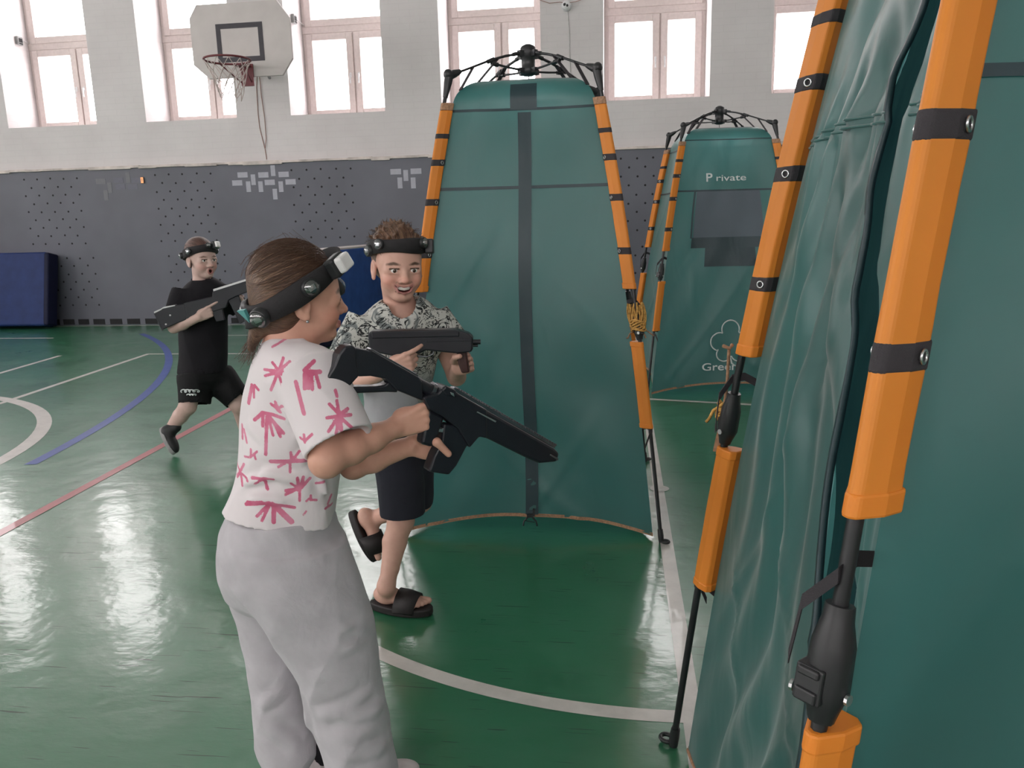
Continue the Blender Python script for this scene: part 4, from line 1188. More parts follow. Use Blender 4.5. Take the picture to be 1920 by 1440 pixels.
        if mouth == 'closed':
            mixc(np.minimum(seg_d(q, V(.093, -.015, -.059), V(.093, .015, -.059)), seg_d(q, V(.092, -.013, -.066), V(.092, .013, -.066))), .0060, lip, .003)
            mixc(seg_d(q, V(.093, -.019, -.0622), V(.093, .019, -.0622)), .0010, np.asarray(lip)*.35, .0015)
        elif mouth == 'smile':
            P_ = [(.082, -.033, -.045), (.092, -.018, -.0525), (.094, 0, -.056), (.092, .018, -.0525), (.082, .033, -.045)]
            Q_ = [(.082, -.033, -.046), (.091, -.018, -.067), (.092, 0, -.0735), (.091, .018, -.067), (.082, .033, -.046)]
            for L_ in (P_, Q_):
                for a, b in zip(L_, L_[1:]): mixc(seg_d(q, V(*a), V(*b)), .0030, lip, .003)
            ins = (np.abs(q[:, 1]) < .026) & (q[:, 2] < -.050) & (q[:, 2] > -.070) & (q[:, 0] < .088) & (q[:, 0] > .06)
            col[ins] = (.09, .02, .02)
            for y in (-1, 1): mixc(np.minimum(seg_d(q, V(.088, y*.022, -.036), V(.080, y*.038, -.050)), 1), .0006, np.asarray(base)*.6, .003)
        else:
            mixc(np.abs(np.hypot(q[:, 1], q[:, 2]+.063)-.0125)+np.maximum(0, .07-q[:, 0]), .004, lip, .004)
            ins = (np.hypot(q[:, 1]/.0095, (q[:, 2]+.063)/.010) < 1.0) & (q[:, 0] > .05) & (q[:, 0] < .092); col[ins] = (.05, .012, .012)
        return col
    def eyes(s, parent, look=(0, 0)):
        for y in (-1, 1):
            c = s.p(.0770, y*.0310, -.0002); r = .0145*s.s
            b = MB(); b.ball(c, r, 20, 14); o = b.build('eye', MT['eye_white'], parent)
            g = unit(s.f+s.l*look[0]+s.u*look[1])
            i = MB(); i.ball(c+g*r*.47, r*.60, 16, 10); i.build('iris', MT['iris'], o)

def strand_vec(vs, H):
    """texture space that runs front to back over the skull: fine across, long along"""
    q = (vs-H.C)@H.R().T/H.s
    ang = np.arctan2(q[:, 1], q[:, 2]+.02); lat = np.arctan2(q[:, 0]+.01, np.hypot(q[:, 1], q[:, 2]+.02))
    return np.stack([ang*34, lat*3.0, np.linalg.norm(q, axis=1)*40], 1)

def hand(S, W, F, N, T, size, curls, thumb, k=.007, rad=1.0):
    """W wrist, F wrist->knuckles, N way the palm faces, T towards the thumb side"""
    F = unit(F); N = unit(N-F*(N@F)); T = unit(T-F*(T@F)-N*(T@N))
    z = size; kn = []
    for i, o in enumerate((.026, .009, -.009, -.025)):
        kp = W+F*(.078-.006*abs(i-1.2))*z+T*o*z-N*.003*z
        kn.append(kp); S.cap(W+T*o*.6*z, kp, .0125*z*rad, .0105*z*rad, k)
    S.ell(W+F*.04*z+N*.004*z, (.044*z, .034*z, .013*z), np.array([F, T, N]), k)
    S.ell(W+F*.028*z+T*.022*z+N*.010*z, (.026*z, .016*z, .014*z), np.array([F, T, N]), k)
    for i, (Ln, r) in enumerate(((.068, .0088), (.075, .0090), (.069, .0085), (.054, .0076))):
        a = 0; p = kn[i]; rr = r*z*rad
        for j, fr in enumerate((.44, .31, .25)):
            a += curls[i][j]; dr = F*math.cos(a)+N*math.sin(a)
            q = p+dr*Ln*fr*z
            S.cap(p, q, rr, rr*.92, .004 if j == 0 else .0025); p = q; rr *= .92
    pts = [W+F*.018*z+T*.022*z+N*.006*z]+[np.asarray(t) for t in thumb]
    S.chain(pts, [.0135*z*rad]+[(.0112-.0012*i)*z*rad for i in range(len(thumb))], .006)
def folds(amp, freqs, seed):
    rg = np.random.default_rng(seed); K = rg.normal(size=(len(freqs), 3)); K /= np.linalg.norm(K, axis=1)[:, None]; ph = rg.uniform(0, 6.28, (len(freqs), 2)); K2 = rg.normal(size=(len(freqs), 3))*6
    def f(p):
        d = 0
        for i, fq in enumerate(freqs):
            s = np.sin(p@(K[i]*fq)+ph[i, 0]+1.2*np.sin(p@K2[i]+ph[i, 1]))
            d = d+amp/(1+.4*i)*(1-2*np.abs(s)**.7 if i % 2 else s)
        return d
    return f
def headband(H, parent, tilt, z0, width, pods, rx=.112, ry=.092, cx=-.008):
    """strap round the skull with sensor pods; tilt raises the front"""
    n = 56; b = MB(); prof = []
    def pt(a, r, h):
        x = cx+(rx+r)*math.cos(a); y = (ry+r)*math.sin(a)
        return H.p(x, y/H.wd, z0+tilt*x+h)
    for i in range(n+1):
        a = 2*PI*i/n; w = width*(1+.12*math.sin(a*3))
        prof.append([pt(a, .001, -w/2), pt(a, .005, -w/2+.003), pt(a, .006, 0), pt(a, .005, w/2-.003), pt(a, .000, w/2), pt(a, -.004, 0)])
    b.sweep(None, prof, 0, False, True)
    bo = b.build('headband', MT['band'], parent)
    def fr(a, h=0):
        p = pt(a, .006, h); n_ = unit(pt(a, .05, h)-pt(a, 0, h)); t = unit(pt(a+.05, .006, h)-pt(a-.05, .006, h)); return p, n_, t, np.cross(n_, t)
    for kind, a, h, sz in pods:
        p, n_, t, u = fr(math.radians(a), h)
        if kind == 'box':
            m = MB(); m.obox(p+n_*sz*.35, t*sz*.95, n_*sz*.5, u*sz*.85); m.build('sensor_box', MT['black_plastic'], bo, bevel=sz*.25, seg=3)
            m = MB(); m.obox(p+n_*sz*1.0, t*sz*.72, n_*sz*.42, u*sz*.68); m.build('sensor_lens', MT['lens_white'], bo, bevel=sz*.22, seg=3)
        elif kind == 'dome':
            m = MB(); m.tube([p-n_*.002, p+n_*sz*.55, p+n_*sz*.62], [sz*1.08, sz*1.08, sz*.95], 24); m.build('sensor_base', MT['black_plastic'], bo)
            m = MB(); m.ball(p+n_*sz*.62, (sz*.92, sz*.92, sz*.55), 20, 12, axes=[t, u, n_]); do = m.build('sensor_dome', MT['clear'], bo)
            m = MB(); m.obox(p+n_*sz*.68, t*sz*.42, n_*sz*.10, u*sz*.30); m.build('sensor_chip', MT['steel'], do)
        elif kind == 'block':
            m = MB(); m.obox(p+n_*sz*.4, t*sz*1.15, n_*sz*.55, u*sz*.9); m.build('battery_box', MT['black_plastic'], bo, bevel=sz*.2, seg=3)
        elif kind == 'tab':
            m = MB(); m.prism([(-sz, sz*.8), (sz, sz*.8), (sz*.2, -sz)], p+n_*.006, t, u, n_, .006); m.build('teal_tab', MT['teal'], bo)
    return bo
# ------------------------------------------------------------------ laser-tag guns
class GunPlane:
    def __init__(s, a, b):
        s.O = np.asarray(a); s.ex = unit(b-a); s.n = unit(np.cross(s.ex, V(0, 0, 1))); s.ez = np.cross(s.n, s.ex)
    def w(s, px, py, off=0.):
        d = ray(px, py); t = ((s.O+s.n*off-CO)@s.n)/(d@s.n); return CO+d*t
    def q(s, px, py): p = s.w(px, py)-s.O; return (p@s.ex, p@s.ez)
    def plate(s, b, poly, th, mi=0, off=0.): b.prism([s.q(*p) for p in poly], s.O+s.n*off, s.ex, s.ez, s.n, th, mi)
def mk(fn, name, mat, root, bevel=.003):
    b = MB(); fn(b); return b.build(name, MT[mat], root, bevel=bevel)

SKIN = (.68, .37, .275)
# ================================================================== the girl in the pink palm-print tee
def sleeve_loft(S, fig, A, B, ra, rb, flat=.85, hollow=.0075, k=.02, disp=None, open_len=.03):
    e3 = unit(B-A); e2 = unit(fig.v-e3*(fig.v@e3)); e1 = np.cross(e2, e3)
    rows = []
    for t in (0, .35, .7, 1.0):
        p = A+(B-A)*t; r = ra+(rb-ra)*t; rows.append((p@e3, p@e1, p@e2, r, r*flat))
    S.loft(rows, e1, e2, e3, k, 'u', 2.0, disp, (hollow, B@e3-open_len, -1))
def shoe(name, parent, heel, toe, up, size, mat, sole, high=.06, inst=None):
    f = unit(toe-heel); up = unit(up-f*(up@f)); s_ = np.cross(f, up); L = np.linalg.norm(toe-heel)
    S = Sdf()
    S.ell(heel+f*L*.22+up*.036, (L*.22, .030, .036), np.array([f, s_, up]), .01)
    S.ell(heel+f*L*.62+up*.028, (L*.38, .036, .028), np.array([f, s_, up]), .02)
    S.cap(heel+f*L*.24+up*.03, heel+f*L*.22+up*(.03+high), .034, .031, .02)
    o, _ = solid(name, S, .004, mat, parent)
    b = MB(); P = []
    for i in range(28):
        a = 2*PI*i/28; x = .5+.5*math.cos(a); w = .032+.008*math.sin(x*2.6)
        P.append((x*L*1.02-.003, math.copysign(abs(math.sin(a))**.8, math.sin(a))*w))
    b.prism(P, heel+up*.011, f, s_, up, .022); b.build('sole', sole, o, bevel=.004)
    return o
def foot(S, heel, f, up, L=.185):
    f = unit(f); up = unit(up-f*(up@f)); s_ = np.cross(f, up); A = np.array([f, s_, up])
    S.ell(heel+f*.03+up*.028, (.034, .026, .028), A, .01)
    S.ell(heel+f*.09+up*.026, (.06, .028, .022), A, .02); S.ell(heel+f*.13+up*.018, (.035, .034, .017), A, .015)
    for i, (o, l, r) in enumerate(((.024, .190, .0115), (.009, .185, .009), (-.004, .178, .0085), (-.016, .168, .008), (-.027, .156, .0075))):
        o_ = o*FOOT_SIDE[0]
        S.cap(heel+f*.135+s_*o_*.9+up*.014, heel+f*l*(L/.195)+s_*o_+up*.011, r*1.05, r, .004)
FOOT_SIDE = [1]
def slide_sandal(parent, heel, f, up, L=.205):
    f = unit(f); up = unit(up-f*(up@f)); s_ = np.cross(f, up)
    b = MB(); P = []
    for i in range(32):
        a = 2*PI*i/32; x = .5+.5*math.cos(a); w = .034+.010*math.sin(x*2.9-.5)
        P.append((x*L-.012, math.copysign(abs(math.sin(a))**.75, math.sin(a))*w))
    b.prism(P, heel-up*.012, f, s_, up, .028)
    o = b.build('slide_sandal', MT['slide'], parent, bevel=.006)
    st = MB(); pr = []
    for i in range(15):
        a = PI*i/14; c = math.cos(a); h = math.sin(a)
        y = -c*(.044-.004*h); z = -.010+.066*h**.75
        ins = V(0, 0, 0)
        row = []
        for x, o_ in ((.088, 0), (.125, .001), (.160, -.004*h), (.160, -.006-.004*h), (.125, -.005), (.088, -.006)):
            row.append(heel+f*(x-.012*(1-h)+.01)+s_*y*(1+o_*8)+up*(z*(1-.16*(x-.088)/.07)+o_))
        pr.append(row)
    st.sweep(None, pr, 0, True, True); st.build('strap', MT['slide'], o)
    return o

def girl():
    g = Fig(560, 559, 1.52); P = g.P; r, v, z = g.r, g.v, g.z
    root = empty('person', (*at(590, 1450, Z=0)[:2], 0), 'girl in white tee with pink palm trees and grey sweatpants aiming a gun, in front', 'person')
    th = math.radians(12); H = Head(P(560, 560), r*math.cos(th)+v*math.sin(th)+z*-.03, z+r*.02-v*.04, .85, 1.10)
    S = Sdf(); H.build(S, 'closed')
    S.cap(H.p(-.022, 0, -.05), P(541, 668, .0), .046, .050, .02)
    S.cap(P(541, 668), P(536, 705), .048, .05, .03)
    shr, shl = P(583, 712, -.120), P(600, 708, .11)
    S.cap(shr, shl, .034, .034, .03); S.cap(P(545, 735), P(525, 930), .065, .07, .05)
    er, wr_ = P(614, 860, -.190), P(742, 801, -.110)
    S.cap(shr, er, .034, .030, .02); S.ell(P(609, 869, -.190), (.026, .026, .026), None, .02)
    mid = er+(wr_-er)*.32; S.cap(er, mid, .0295, .0305, .015); S.cap(mid, er+(wr_-er)*.62, .0305, .0265, .015); S.cap(er+(wr_-er)*.62, wr_, .0265, .0205, .015)
    el, wl = P(662, 872, .045), P(772, 835, -.03)
    S.cap(shl, el, .034, .029, .02); m2 = el+(wl-el)*.35; S.cap(el, m2, .029, .029, .015); S.cap(m2, wl, .029, .020, .015)
    hand(S, wr_, P(800, 779, -.112)-wr_, v-r*.12, z*1.0+r*.25, .84, [(.10, .35, .35), (1.0, 1.45, .9), (1.1, 1.45, .9), (1.15, 1.4, .9)],
         [P(787, 772, -.092), P(803, 768, -.066), P(818, 776, -.05)])
    hand(S, wl, P(826, 838, -.040)-wl, -v+r*.12, z*.9+r*.4, .84, [(.15, .85, .75), (.2, .9, .8), (.3, .9, .8), (.4, .9, .8)],
         [P(800, 824, -.078), P(819, 829, -.116), P(841, 851, -.112)])
    S.cap(P(520, 930), P(520, 1040), .07, .08, .05)
    S.chain([P(545, 1050, -.06), P(630, 1200, -.07), P(680, 1440, -.07)], [.06, .045, .03], .03)
    S.chain([P(500, 1050, .07), P(505, 1230, .08), P(530, 1405, .08)], [.06, .045, .028], .03)
    vs, q = S.mesh(.0025); vs = relax(vs, q, 1, .4)
    me = to_mesh('body', vs, q); add_color(me, 'skin', H.color(vs, SKIN, 'closed', brow=(.20, .11, .08)))
    body = link('body', me, MT['skin'], root)
    H.eyes(root, (-.1, -.12))
    er_ = MB(); er_.ball(H.p(-.002, -.084, -.042), .0032, 10, 8); er_.build('earring', MT['steel'], root)
    # tee
    hem = P(520, 955, 0)[2]
    fo = folds(.0026, [22, 31, 47], 5); fo2 = folds(.004, [16, 24], 8)
    tcr = [(P(470, 880, -.11), P(570, 905, -.12), .005), (P(430, 915, -.08), P(520, 890, -.12), .005), (P(600, 885, -.11), P(628, 950, -.10), .006), (P(598, 790, -.12), P(550, 820, -.12), .005), (P(596, 830, -.12), P(560, 870, -.12), .005), (P(460, 790, -.06), P(500, 830, -.11), .004), (P(445, 930, -.10), P(560, 945, -.13), .004), (P(590, 740, -.15), P(600, 800, -.19), .004), (P(560, 690, -.12), P(585, 730, -.15), .004)]
    def tee_disp(p):
        d = fo(p)*1.2+fo2(p)*np.clip((hem+.16-p[:, 2])/.16, 0, 1)*.9
        for a, b, am in tcr:
            d = d+crease(p, a, b, am*1.15, .010, .019, .010)
        return d
    def tee_disp_old(p):
        low = np.clip((hem+.16-p[:, 2])/.16, 0, 1)
        return fo(p)*.8+fo2(p)*low*.7
    T = Sdf()
    T.loft(g.rows([(630, 508, 574, .0, .050), (640, 497, 592, 0, .075), (655, 486, 606, 0, .100), (690, 469, 624, 0, .118), (750, 457, 636, 0, .120), (840, 447, 638, 0, .118), (890, 438, 637, 0, .120), (925, 428, 635, 0, .126), (945, 421, 634, 0, .130), (957, 417, 633, 0, .132)], .19), unit(r-z*.19), v, unit(z+r*.19), .02, 'u', 2.3, tee_disp, (.0075, P(525, 957, 0)@unit(z+r*.19)+.05, 1))
    sleeve_loft(T, g, P(572, 696, -.105), P(635, 831, -.192), .066, .070, .84, .0075, .018, fo)
    sleeve_loft(T, g, P(590, 690, .09), P(632, 800, .135), .066, .066, .85, .0075, .03, fo)
    T.ell(P(580, 692, -.085), (.055, .06, .05), None, .04)
    # neck opening
    T.cap(H.p(-.02, 0, -.05), P(549, 640, 0), .046, .049, .006, 's')
    tee, tv = solid('t_shirt', T, .0035, MT['palm_tee'], root, 2)
    strokes = """515,335,545,255,14 515,330,590,270,14 510,330,470,292,14 510,340,415,345,14 510,345,420,385,14 520,330,615,340,14 520,340,612,375,14 515,350,545,440,13 505,350,460,475,15
690,385,760,325,22 700,395,800,395,24 690,410,690,505,18 715,410,715,500,18 740,410,745,505,18 770,400,795,490,18 630,465,685,665,22
925,655,912,570,16 925,650,860,590,16 920,660,840,675,16 920,660,850,755,16 925,670,900,765,16 930,665,940,770,16 935,655,1005,655,16 930,650,985,620,18 935,670,1040,755,16
400,640,345,700,20 400,635,480,640,18 470,640,550,662,18 405,650,402,730,16 440,650,475,780,14 450,660,545,760,20 480,690,525,785,16 432,660,425,915,18
460,570,500,595,14 490,550,505,600,14 540,565,510,600,14 500,600,525,620,16 325,470,300,600,18 345,465,372,490,14 340,470,340,550,10
460,960,720,940,26 600,950,595,890,14 600,950,655,880,14 590,960,590,1025,14 560,965,510,995,14 320,950,365,905,10 320,945,320,900,10 320,955,275,965,10 345,930,355,960,10
240,1080,270,1015,11 240,1075,190,1050,11 240,1085,215,1130,11 240,1080,300,1110,11 245,1085,260,1160,11 410,1075,330,1085,13 410,1070,480,1075,13 410,1080,350,1120,12 415,1080,440,1155,13 425,1080,430,1150,12
650,1140,560,1155,16 650,1140,560,1180,16 650,1140,640,1065,18 660,1140,680,1060,18 660,1140,725,1070,18 655,1145,655,1220,14 640,1135,595,1100,14
450,1230,290,1262,20 400,1228,300,1245,16 450,1235,620,1265,18 470,1240,600,1355,34 480,1260,480,1355,26 440,1250,365,1325,16 450,1255,400,1350,16
690,840,740,785,12 690,840,660,830,12 685,800,690,850,12 720,1215,770,1225,12 720,1210,700,1225,12 730,1190,730,1220,12 850,1270,875,1225,12 830,1290,880,1290,12 820,1100,765,1110,14 880,1050,890,1100,18 250,770,255,860,10 265,790,290,870,8 905,510,915,545,16 800,280,820,320,10 465,205,580,145,8 680,1315,700,1290,10"""
    def pl(x, y, dd):
        p = P(380+x/3.6, 600+y/3.6, dd); return (p@r, p[2])
    uv = np.c_[tv@r, tv[:, 2]]; dist = np.full(len(uv), .05); on_slv = (tv-g.A)@v < -.150; px_m = np.linalg.norm(P(561, 800, -.12)-P(560, 800, -.12))
    for s_ in strokes.split():
        x1, y1, x2, y2, w_ = map(float, s_.split(','))
        slv = (x1 > 640 and y1 < 700 and y1 > 330) or (x1 in (690, 685) and 780 < y1 < 850) or (x1 == 630 and y1 == 465)
        dd = -.235 if slv else -.115
        e_ = seg_d(uv, V(*pl(x1, y1, dd)), V(*pl(x2, y2, dd)))-(w_+5)/3.6/2*px_m
        dist = np.where(on_slv == slv, np.minimum(dist, e_), dist)
    add_float(tee.data, 'print', dist)
    cl = MB(); nb = unit(P(552, 652)-H.p(-.02, 0, -.05))
    # sweatpants
    fo3 = folds(.0045, [13, 19, 27], 21); fo4 = folds(.003, [40, 55], 23)
    zk = P(660, 1190)[2]
    cr = [(P(690, 1178, -.16), P(640, 1184, -.17), .006), (P(705, 1212, -.15), P(640, 1222, -.17), .005), (P(700, 1100, -.14), P(640, 1118, -.165), .004), (P(690, 1070, -.13), P(640, 1075, -.15), .004), (P(725, 1330, -.14), P(620, 1345, -.16), .007), (P(700, 1300, -.15), P(590, 1350, -.15), .006), (P(735, 1400, -.14), P(640, 1420, -.17), .006), (P(560, 1290, -.10), P(575, 1400, -.10), .006), (P(500, 1360, .0), P(560, 1400, .0), .006), (P(480, 1330, .0), P(540, 1290, .0), .005), (P(640, 1010, -.13), P(600, 1040, -.14), .004)]
    def pdisp(p):
        d = fo3(p)*np.clip((zk+.25-p[:, 2])/.3, .25, 1)+fo4(p)*.4
        for a, b, am in cr:
            d = d+crease(p, a, b, am*1.0, .013, .024, .012)
        return d
    T = Sdf()
    T.loft(g.rows([(950, 428, 624, 0, .128), (985, 408, 634, 0, .135), (1020, 404, 645, 0, .138), (1060, 406, 662, 0, .135), (1100, 418, 660, 0, .11), (1130, 440, 630, 0, .07)]), r, v, z, .03, 'u', 2.2, pdisp)
    T.loft(g.rows([(1020, 430, 648, -.05, .095), (1060, 432, 664, -.06, .098), (1100, 446, 682, -.065, .098), (1150, 484, 698, -.07, .095), (1200, 515, 706, -.075, .092), (1250, 542, 712, -.075, .092), (1300, 560, 717, -.075, .094), (1350, 572, 724, -.075, .098), (1400, 596, 735, -.075, .10), (1440, 606, 744, -.075, .10), (1500, 612, 750, -.075, .10), (1530, 630, 740, -.075, .085)]), r, v, z, .02, 'u', 2.1, pdisp)
    T.loft(g.rows([(1020, 406, 580, .06, .09), (1060, 410, 570, .065, .092), (1100, 420, 560, .07, .09), (1150, 434, 555, .075, .086), (1200, 444, 560, .075, .084), (1260, 456, 570, .075, .084), (1320, 468, 582, .075, .086), (1370, 478, 596, .075, .088), (1400, 484, 600, .075, .085), (1425, 496, 588, .075, .07)]), r, v, z, .016, 'u', 2.1, pdisp)
    # pocket slit
    T.cap(P(598, 1000, -.155), P(612, 1036, -.165), .009, .009, .008, 's')
    pt, _ = solid('sweatpants', T, .004, MT['pants'], root, 2)
    shoe('shoe', root, P(492, 1428, .075)*V(1, 1, 0)+V(0, 0, .002), P(618, 1440, .05)*V(1, 1, 0)+V(0, 0, .002), z, .2, MT['shoe_white'], MT['shoe_white'], .03)
    shoe('shoe', root, P(640, 1490, -.075)*V(1, 1, 0)+V(0, 0, .002), P(790, 1500, -.05)*V(1, 1, 0)+V(0, 0, .002), z, .2, MT['shoe_white'], MT['shoe_white'], .03)
    b = MB(); sk = P(606, 1418, .05); sk[2] = .05; b.ball(sk, (.028, .03, .04), 14, 10); b.build('sock', MT['black_tee'], root)
    # hair
    S = Sdf()
    H.e(S, (-.016, 0, .048), (.1015, .083, .0915), .01)
    H.e(S, (-.050, 0, -.018), (.062, .069, .070), .03)
    S.cap(H.p(-.095, .0, -.060), H.p(-.115, 0, -.112), .022*.85, .010*.85, .02)
    H.e(S, (.085, 0, -.048), (.090, .2, .105), .012, 's')
    for y in (-1, 1): H.e(S, (-.002, y*.09, -.022), (.030, .03, .040), .012, 's')
    S.cap(H.p(-.02, 0, -.10), H.p(.02, 0, -.10), .038, .038, .012, 's')
    sf = folds(.0012, [150, 210], 2)
    vs, q = S.mesh(.003); vs = relax(vs, q, 1, .4)
    me = to_mesh('hair', vs, q); add_vec(me, 'strand', strand_vec(vs, H)); hair = link('hair', me, MT['hair_girl'], root)
    strands(hair, H, 620, 34, 'girl')
    headband(H, root, .60, .034, .058, [('box', -46, .006, .024), ('dome', -82, .0, .0165), ('dome', -140, -.004, .0185), ('dome', 20, -.072, .020), ('tab', -166, .012, .016), ('dome', 70, 0, .0165), ('dome', 140, 0, .0185)], .1075, .097, -.012)
    # gun
    gp = GunPlane(P(620, 690, -.150), P(1030, 850, -.030))
    gr = empty('laser_tag_gun', gp.w(830, 800), 'long black toy rifle with open stock and toothed top rail in the girl\'s hands', 'toy gun')
    def stock(b):
        gp.plate(b, [(648, 650), (660, 650), (687, 656), (692, 655), (780, 705), (786, 714), (788, 750), (757, 737), (737, 729), (717, 708), (690, 703), (666, 704), (655, 690)], .034)
        gp.plate(b, [(655, 645), (641, 648), (630, 662), (620, 686), (606, 708), (606, 714), (628, 737), (640, 734), (649, 723), (668, 702), (664, 675), (662, 650)], .038)
        gp.plate(b, [(630, 737), (648, 723.5), (700, 722.5), (716, 720), (724, 714), (740, 728), (742, 734), (720, 733)], .030)
    mk(stock, 'stock', 'gun', gr, .004)
    mk(lambda b: gp.plate(b, [(688, 654), (693, 652), (781, 701), (781, 706)], .022), 'stock_top_glint', 'gun_edge', gr, .002)  # bright strip painting the highlight along the stock's top
    b = MB(); b.tube([gp.w(776, 716), gp.w(806, 732), gp.w(824, 742)], [.014, .0135, .0155], 14); b.build('buffer_tube', MT['gun'], gr)
    b = MB(); b.tube([gp.w(806, 729), gp.w(812, 732)], .0165, 14); b.build('lock_ring', MT['gun_edge'], gr)
    mk(lambda b: (gp.plate(b, [(784, 742), (806, 736), (812, 734), (826, 720), (836, 722), (852, 735), (905, 765), (905, 818), (890, 815), (872, 836), (850, 800), (822, 778), (795, 764)], .046), gp.plate(b, [(818, 728), (826, 719), (846, 728), (848, 742), (826, 738)], .052)), 'receiver', 'gun', gr, .004)
    mk(lambda b: gp.plate(b, [(900, 763), (1030, 836), (1040, 846), (1036, 862), (1004, 865), (984, 857), (905, 818), (898, 812)], .043), 'barrel_shroud', 'gun', gr, .006)
    def rail(b):
        gp.plate(b, [(846, 727), (850, 725), (1038, 833), (1036, 838), (850, 736)], .020)
        for i in range(40):
            t = i/39; x, y = 853+t*183, 726+t*105.2
            gp.plate(b, [(x, y+2), (x+1.2, y-1.2), (x+3.4, y+.1), (x+2.4, y+3.4)], .022)
    mk(rail, 'top_rail', 'gun_edge', gr, .0006)
    mk(lambda b: gp.plate(b, [(826, 792), (848, 795), (888, 812), (868, 836), (850, 870), (836, 887), (798, 881), (808, 852), (822, 825)], .034), 'magazine', 'gun', gr, .004)
    mk(lambda b: gp.plate(b, [(798, 764), (828, 780), (818, 812), (806, 836), (784, 830), (790, 800)], .032), 'pistol_grip', 'gun', gr, .006)
    mk(lambda b: (gp.plate(b, [(807, 799), (824, 801.5), (826, 808.5), (812, 806)], .030), gp.plate(b, [(821, 803), (833, 794), (835, 797), (826, 807)], .03)), 'trigger_guard', 'steel', gr, .001)
    mk(lambda b: gp.plate(b, [(884, 769), (886, 767.5), (921, 785.5), (919, 788)], .048), 'bolt_slot', 'steel', gr, .0005)
    mk(lambda b: gp.plate(b, [(1020, 849), (1022, 847), (1037, 855), (1036, 859)], .046), 'muzzle_line', 'gun_edge', gr, .0005)
    mk(lambda b: gp.plate(b, [(834, 731), (840, 733), (842, 740), (836, 736)], .054), 'selector', 'steel', gr, .0005)
    s = MB(); s.disc(gp.w(876, 764, -.0225), .0035, -gp.n*np.sign(gp.n@v), 10, 0, .002); s.build('screw', MT['steel'], gr)

def strands(hair, H, n_surf, n_fly, kind):
    """fine single hairs lying on and lifting off the hair"""
    cu = bpy.data.curves.new('hair_strands', 'CURVE'); cu.dimensions = '3D'; cu.bevel_depth = .00035 if kind == 'girl' else .0006; cu.bevel_resolution = 0
    rg = random.Random(3); off = world_off(hair)
    def surf(a, lat, h):
        # a: angle round the front-back axis (0 = top), lat: front..back
        x, y, zz = math.sin(lat), math.cos(lat)*math.sin(a), math.cos(lat)*math.cos(a)
        return H.p(-.016+(.1015+h)*x, (.083+h)*y, .048+(.0915+h)*zz)
    def add(P):
        s = cu.splines.new('POLY'); s.points.add(len(P)-1); s.material_index = rg.choice([0, 0, 0, 1, 2])
        for pt, p in zip(s.points, P): pt.co = (*(p-off), 1)
    if kind == 'girl':
        for i in range(n_surf):
            a = rg.uniform(-1.35, 1.35); l0 = rg.uniform(.35, .95); h = rg.uniform(-.001, .003); l1 = l0-rg.uniform(.6, 1.9); wob = rg.uniform(-.12, .12)
            add([surf(a*(1+.12*k)+wob*k*.3, l0+(l1-l0)*k/7, h+.002*math.sin(k+i)*(.3)) for k in range(8)])
        for i in range(n_fly):
            a = rg.uniform(-1.2, .8); l0 = rg.uniform(-.7, .8); ln = rg.uniform(.3, .9); up = rg.uniform(.008, .024)
            add([surf(a+.05*k*rg.uniform(-1, 1), l0-ln*k/6, .001+up*(k/6)**1.3*(1 if i % 3 else math.sin(PI*k/6)*1.2)) for k in range(7)])
        for i in range(70):
            p = H.p(-.108+rg.uniform(-.014, .010), rg.uniform(-.02, .02), -.085+rg.uniform(-.02, .015)); d = unit(V(*(H.f*rg.uniform(-.5, .25)+H.l*rg.uniform(-.4, .4)+H.u*rg.uniform(-1.2, -.5)))); c = H.f*rg.uniform(-.02, .02)+H.l*rg.uniform(-.01, .01)
            add([p+d*.045*k/5+c*(k/5)**2 for k in range(6)])
    else:
        for i in range(n_surf):
            a = rg.uniform(-1.45, 1.45); l0 = rg.uniform(-1.1, .95); up = rg.uniform(.006, .024); sw = rg.uniform(-.25, .25); fw = rg.uniform(-.05, .40)
            add([surf(a+sw*k/4, l0+fw*k/4, -.004+up*(k/4)) for k in range(5)])
    o = bpy.data.objects.new('hair_strands', cu); COL.objects.link(o); o.parent = hair; o['kind'] = 'stuff'
    [cu.materials.append(MT[k_]) for k_ in ('strand_dark', 'strand', 'strand_blond')]

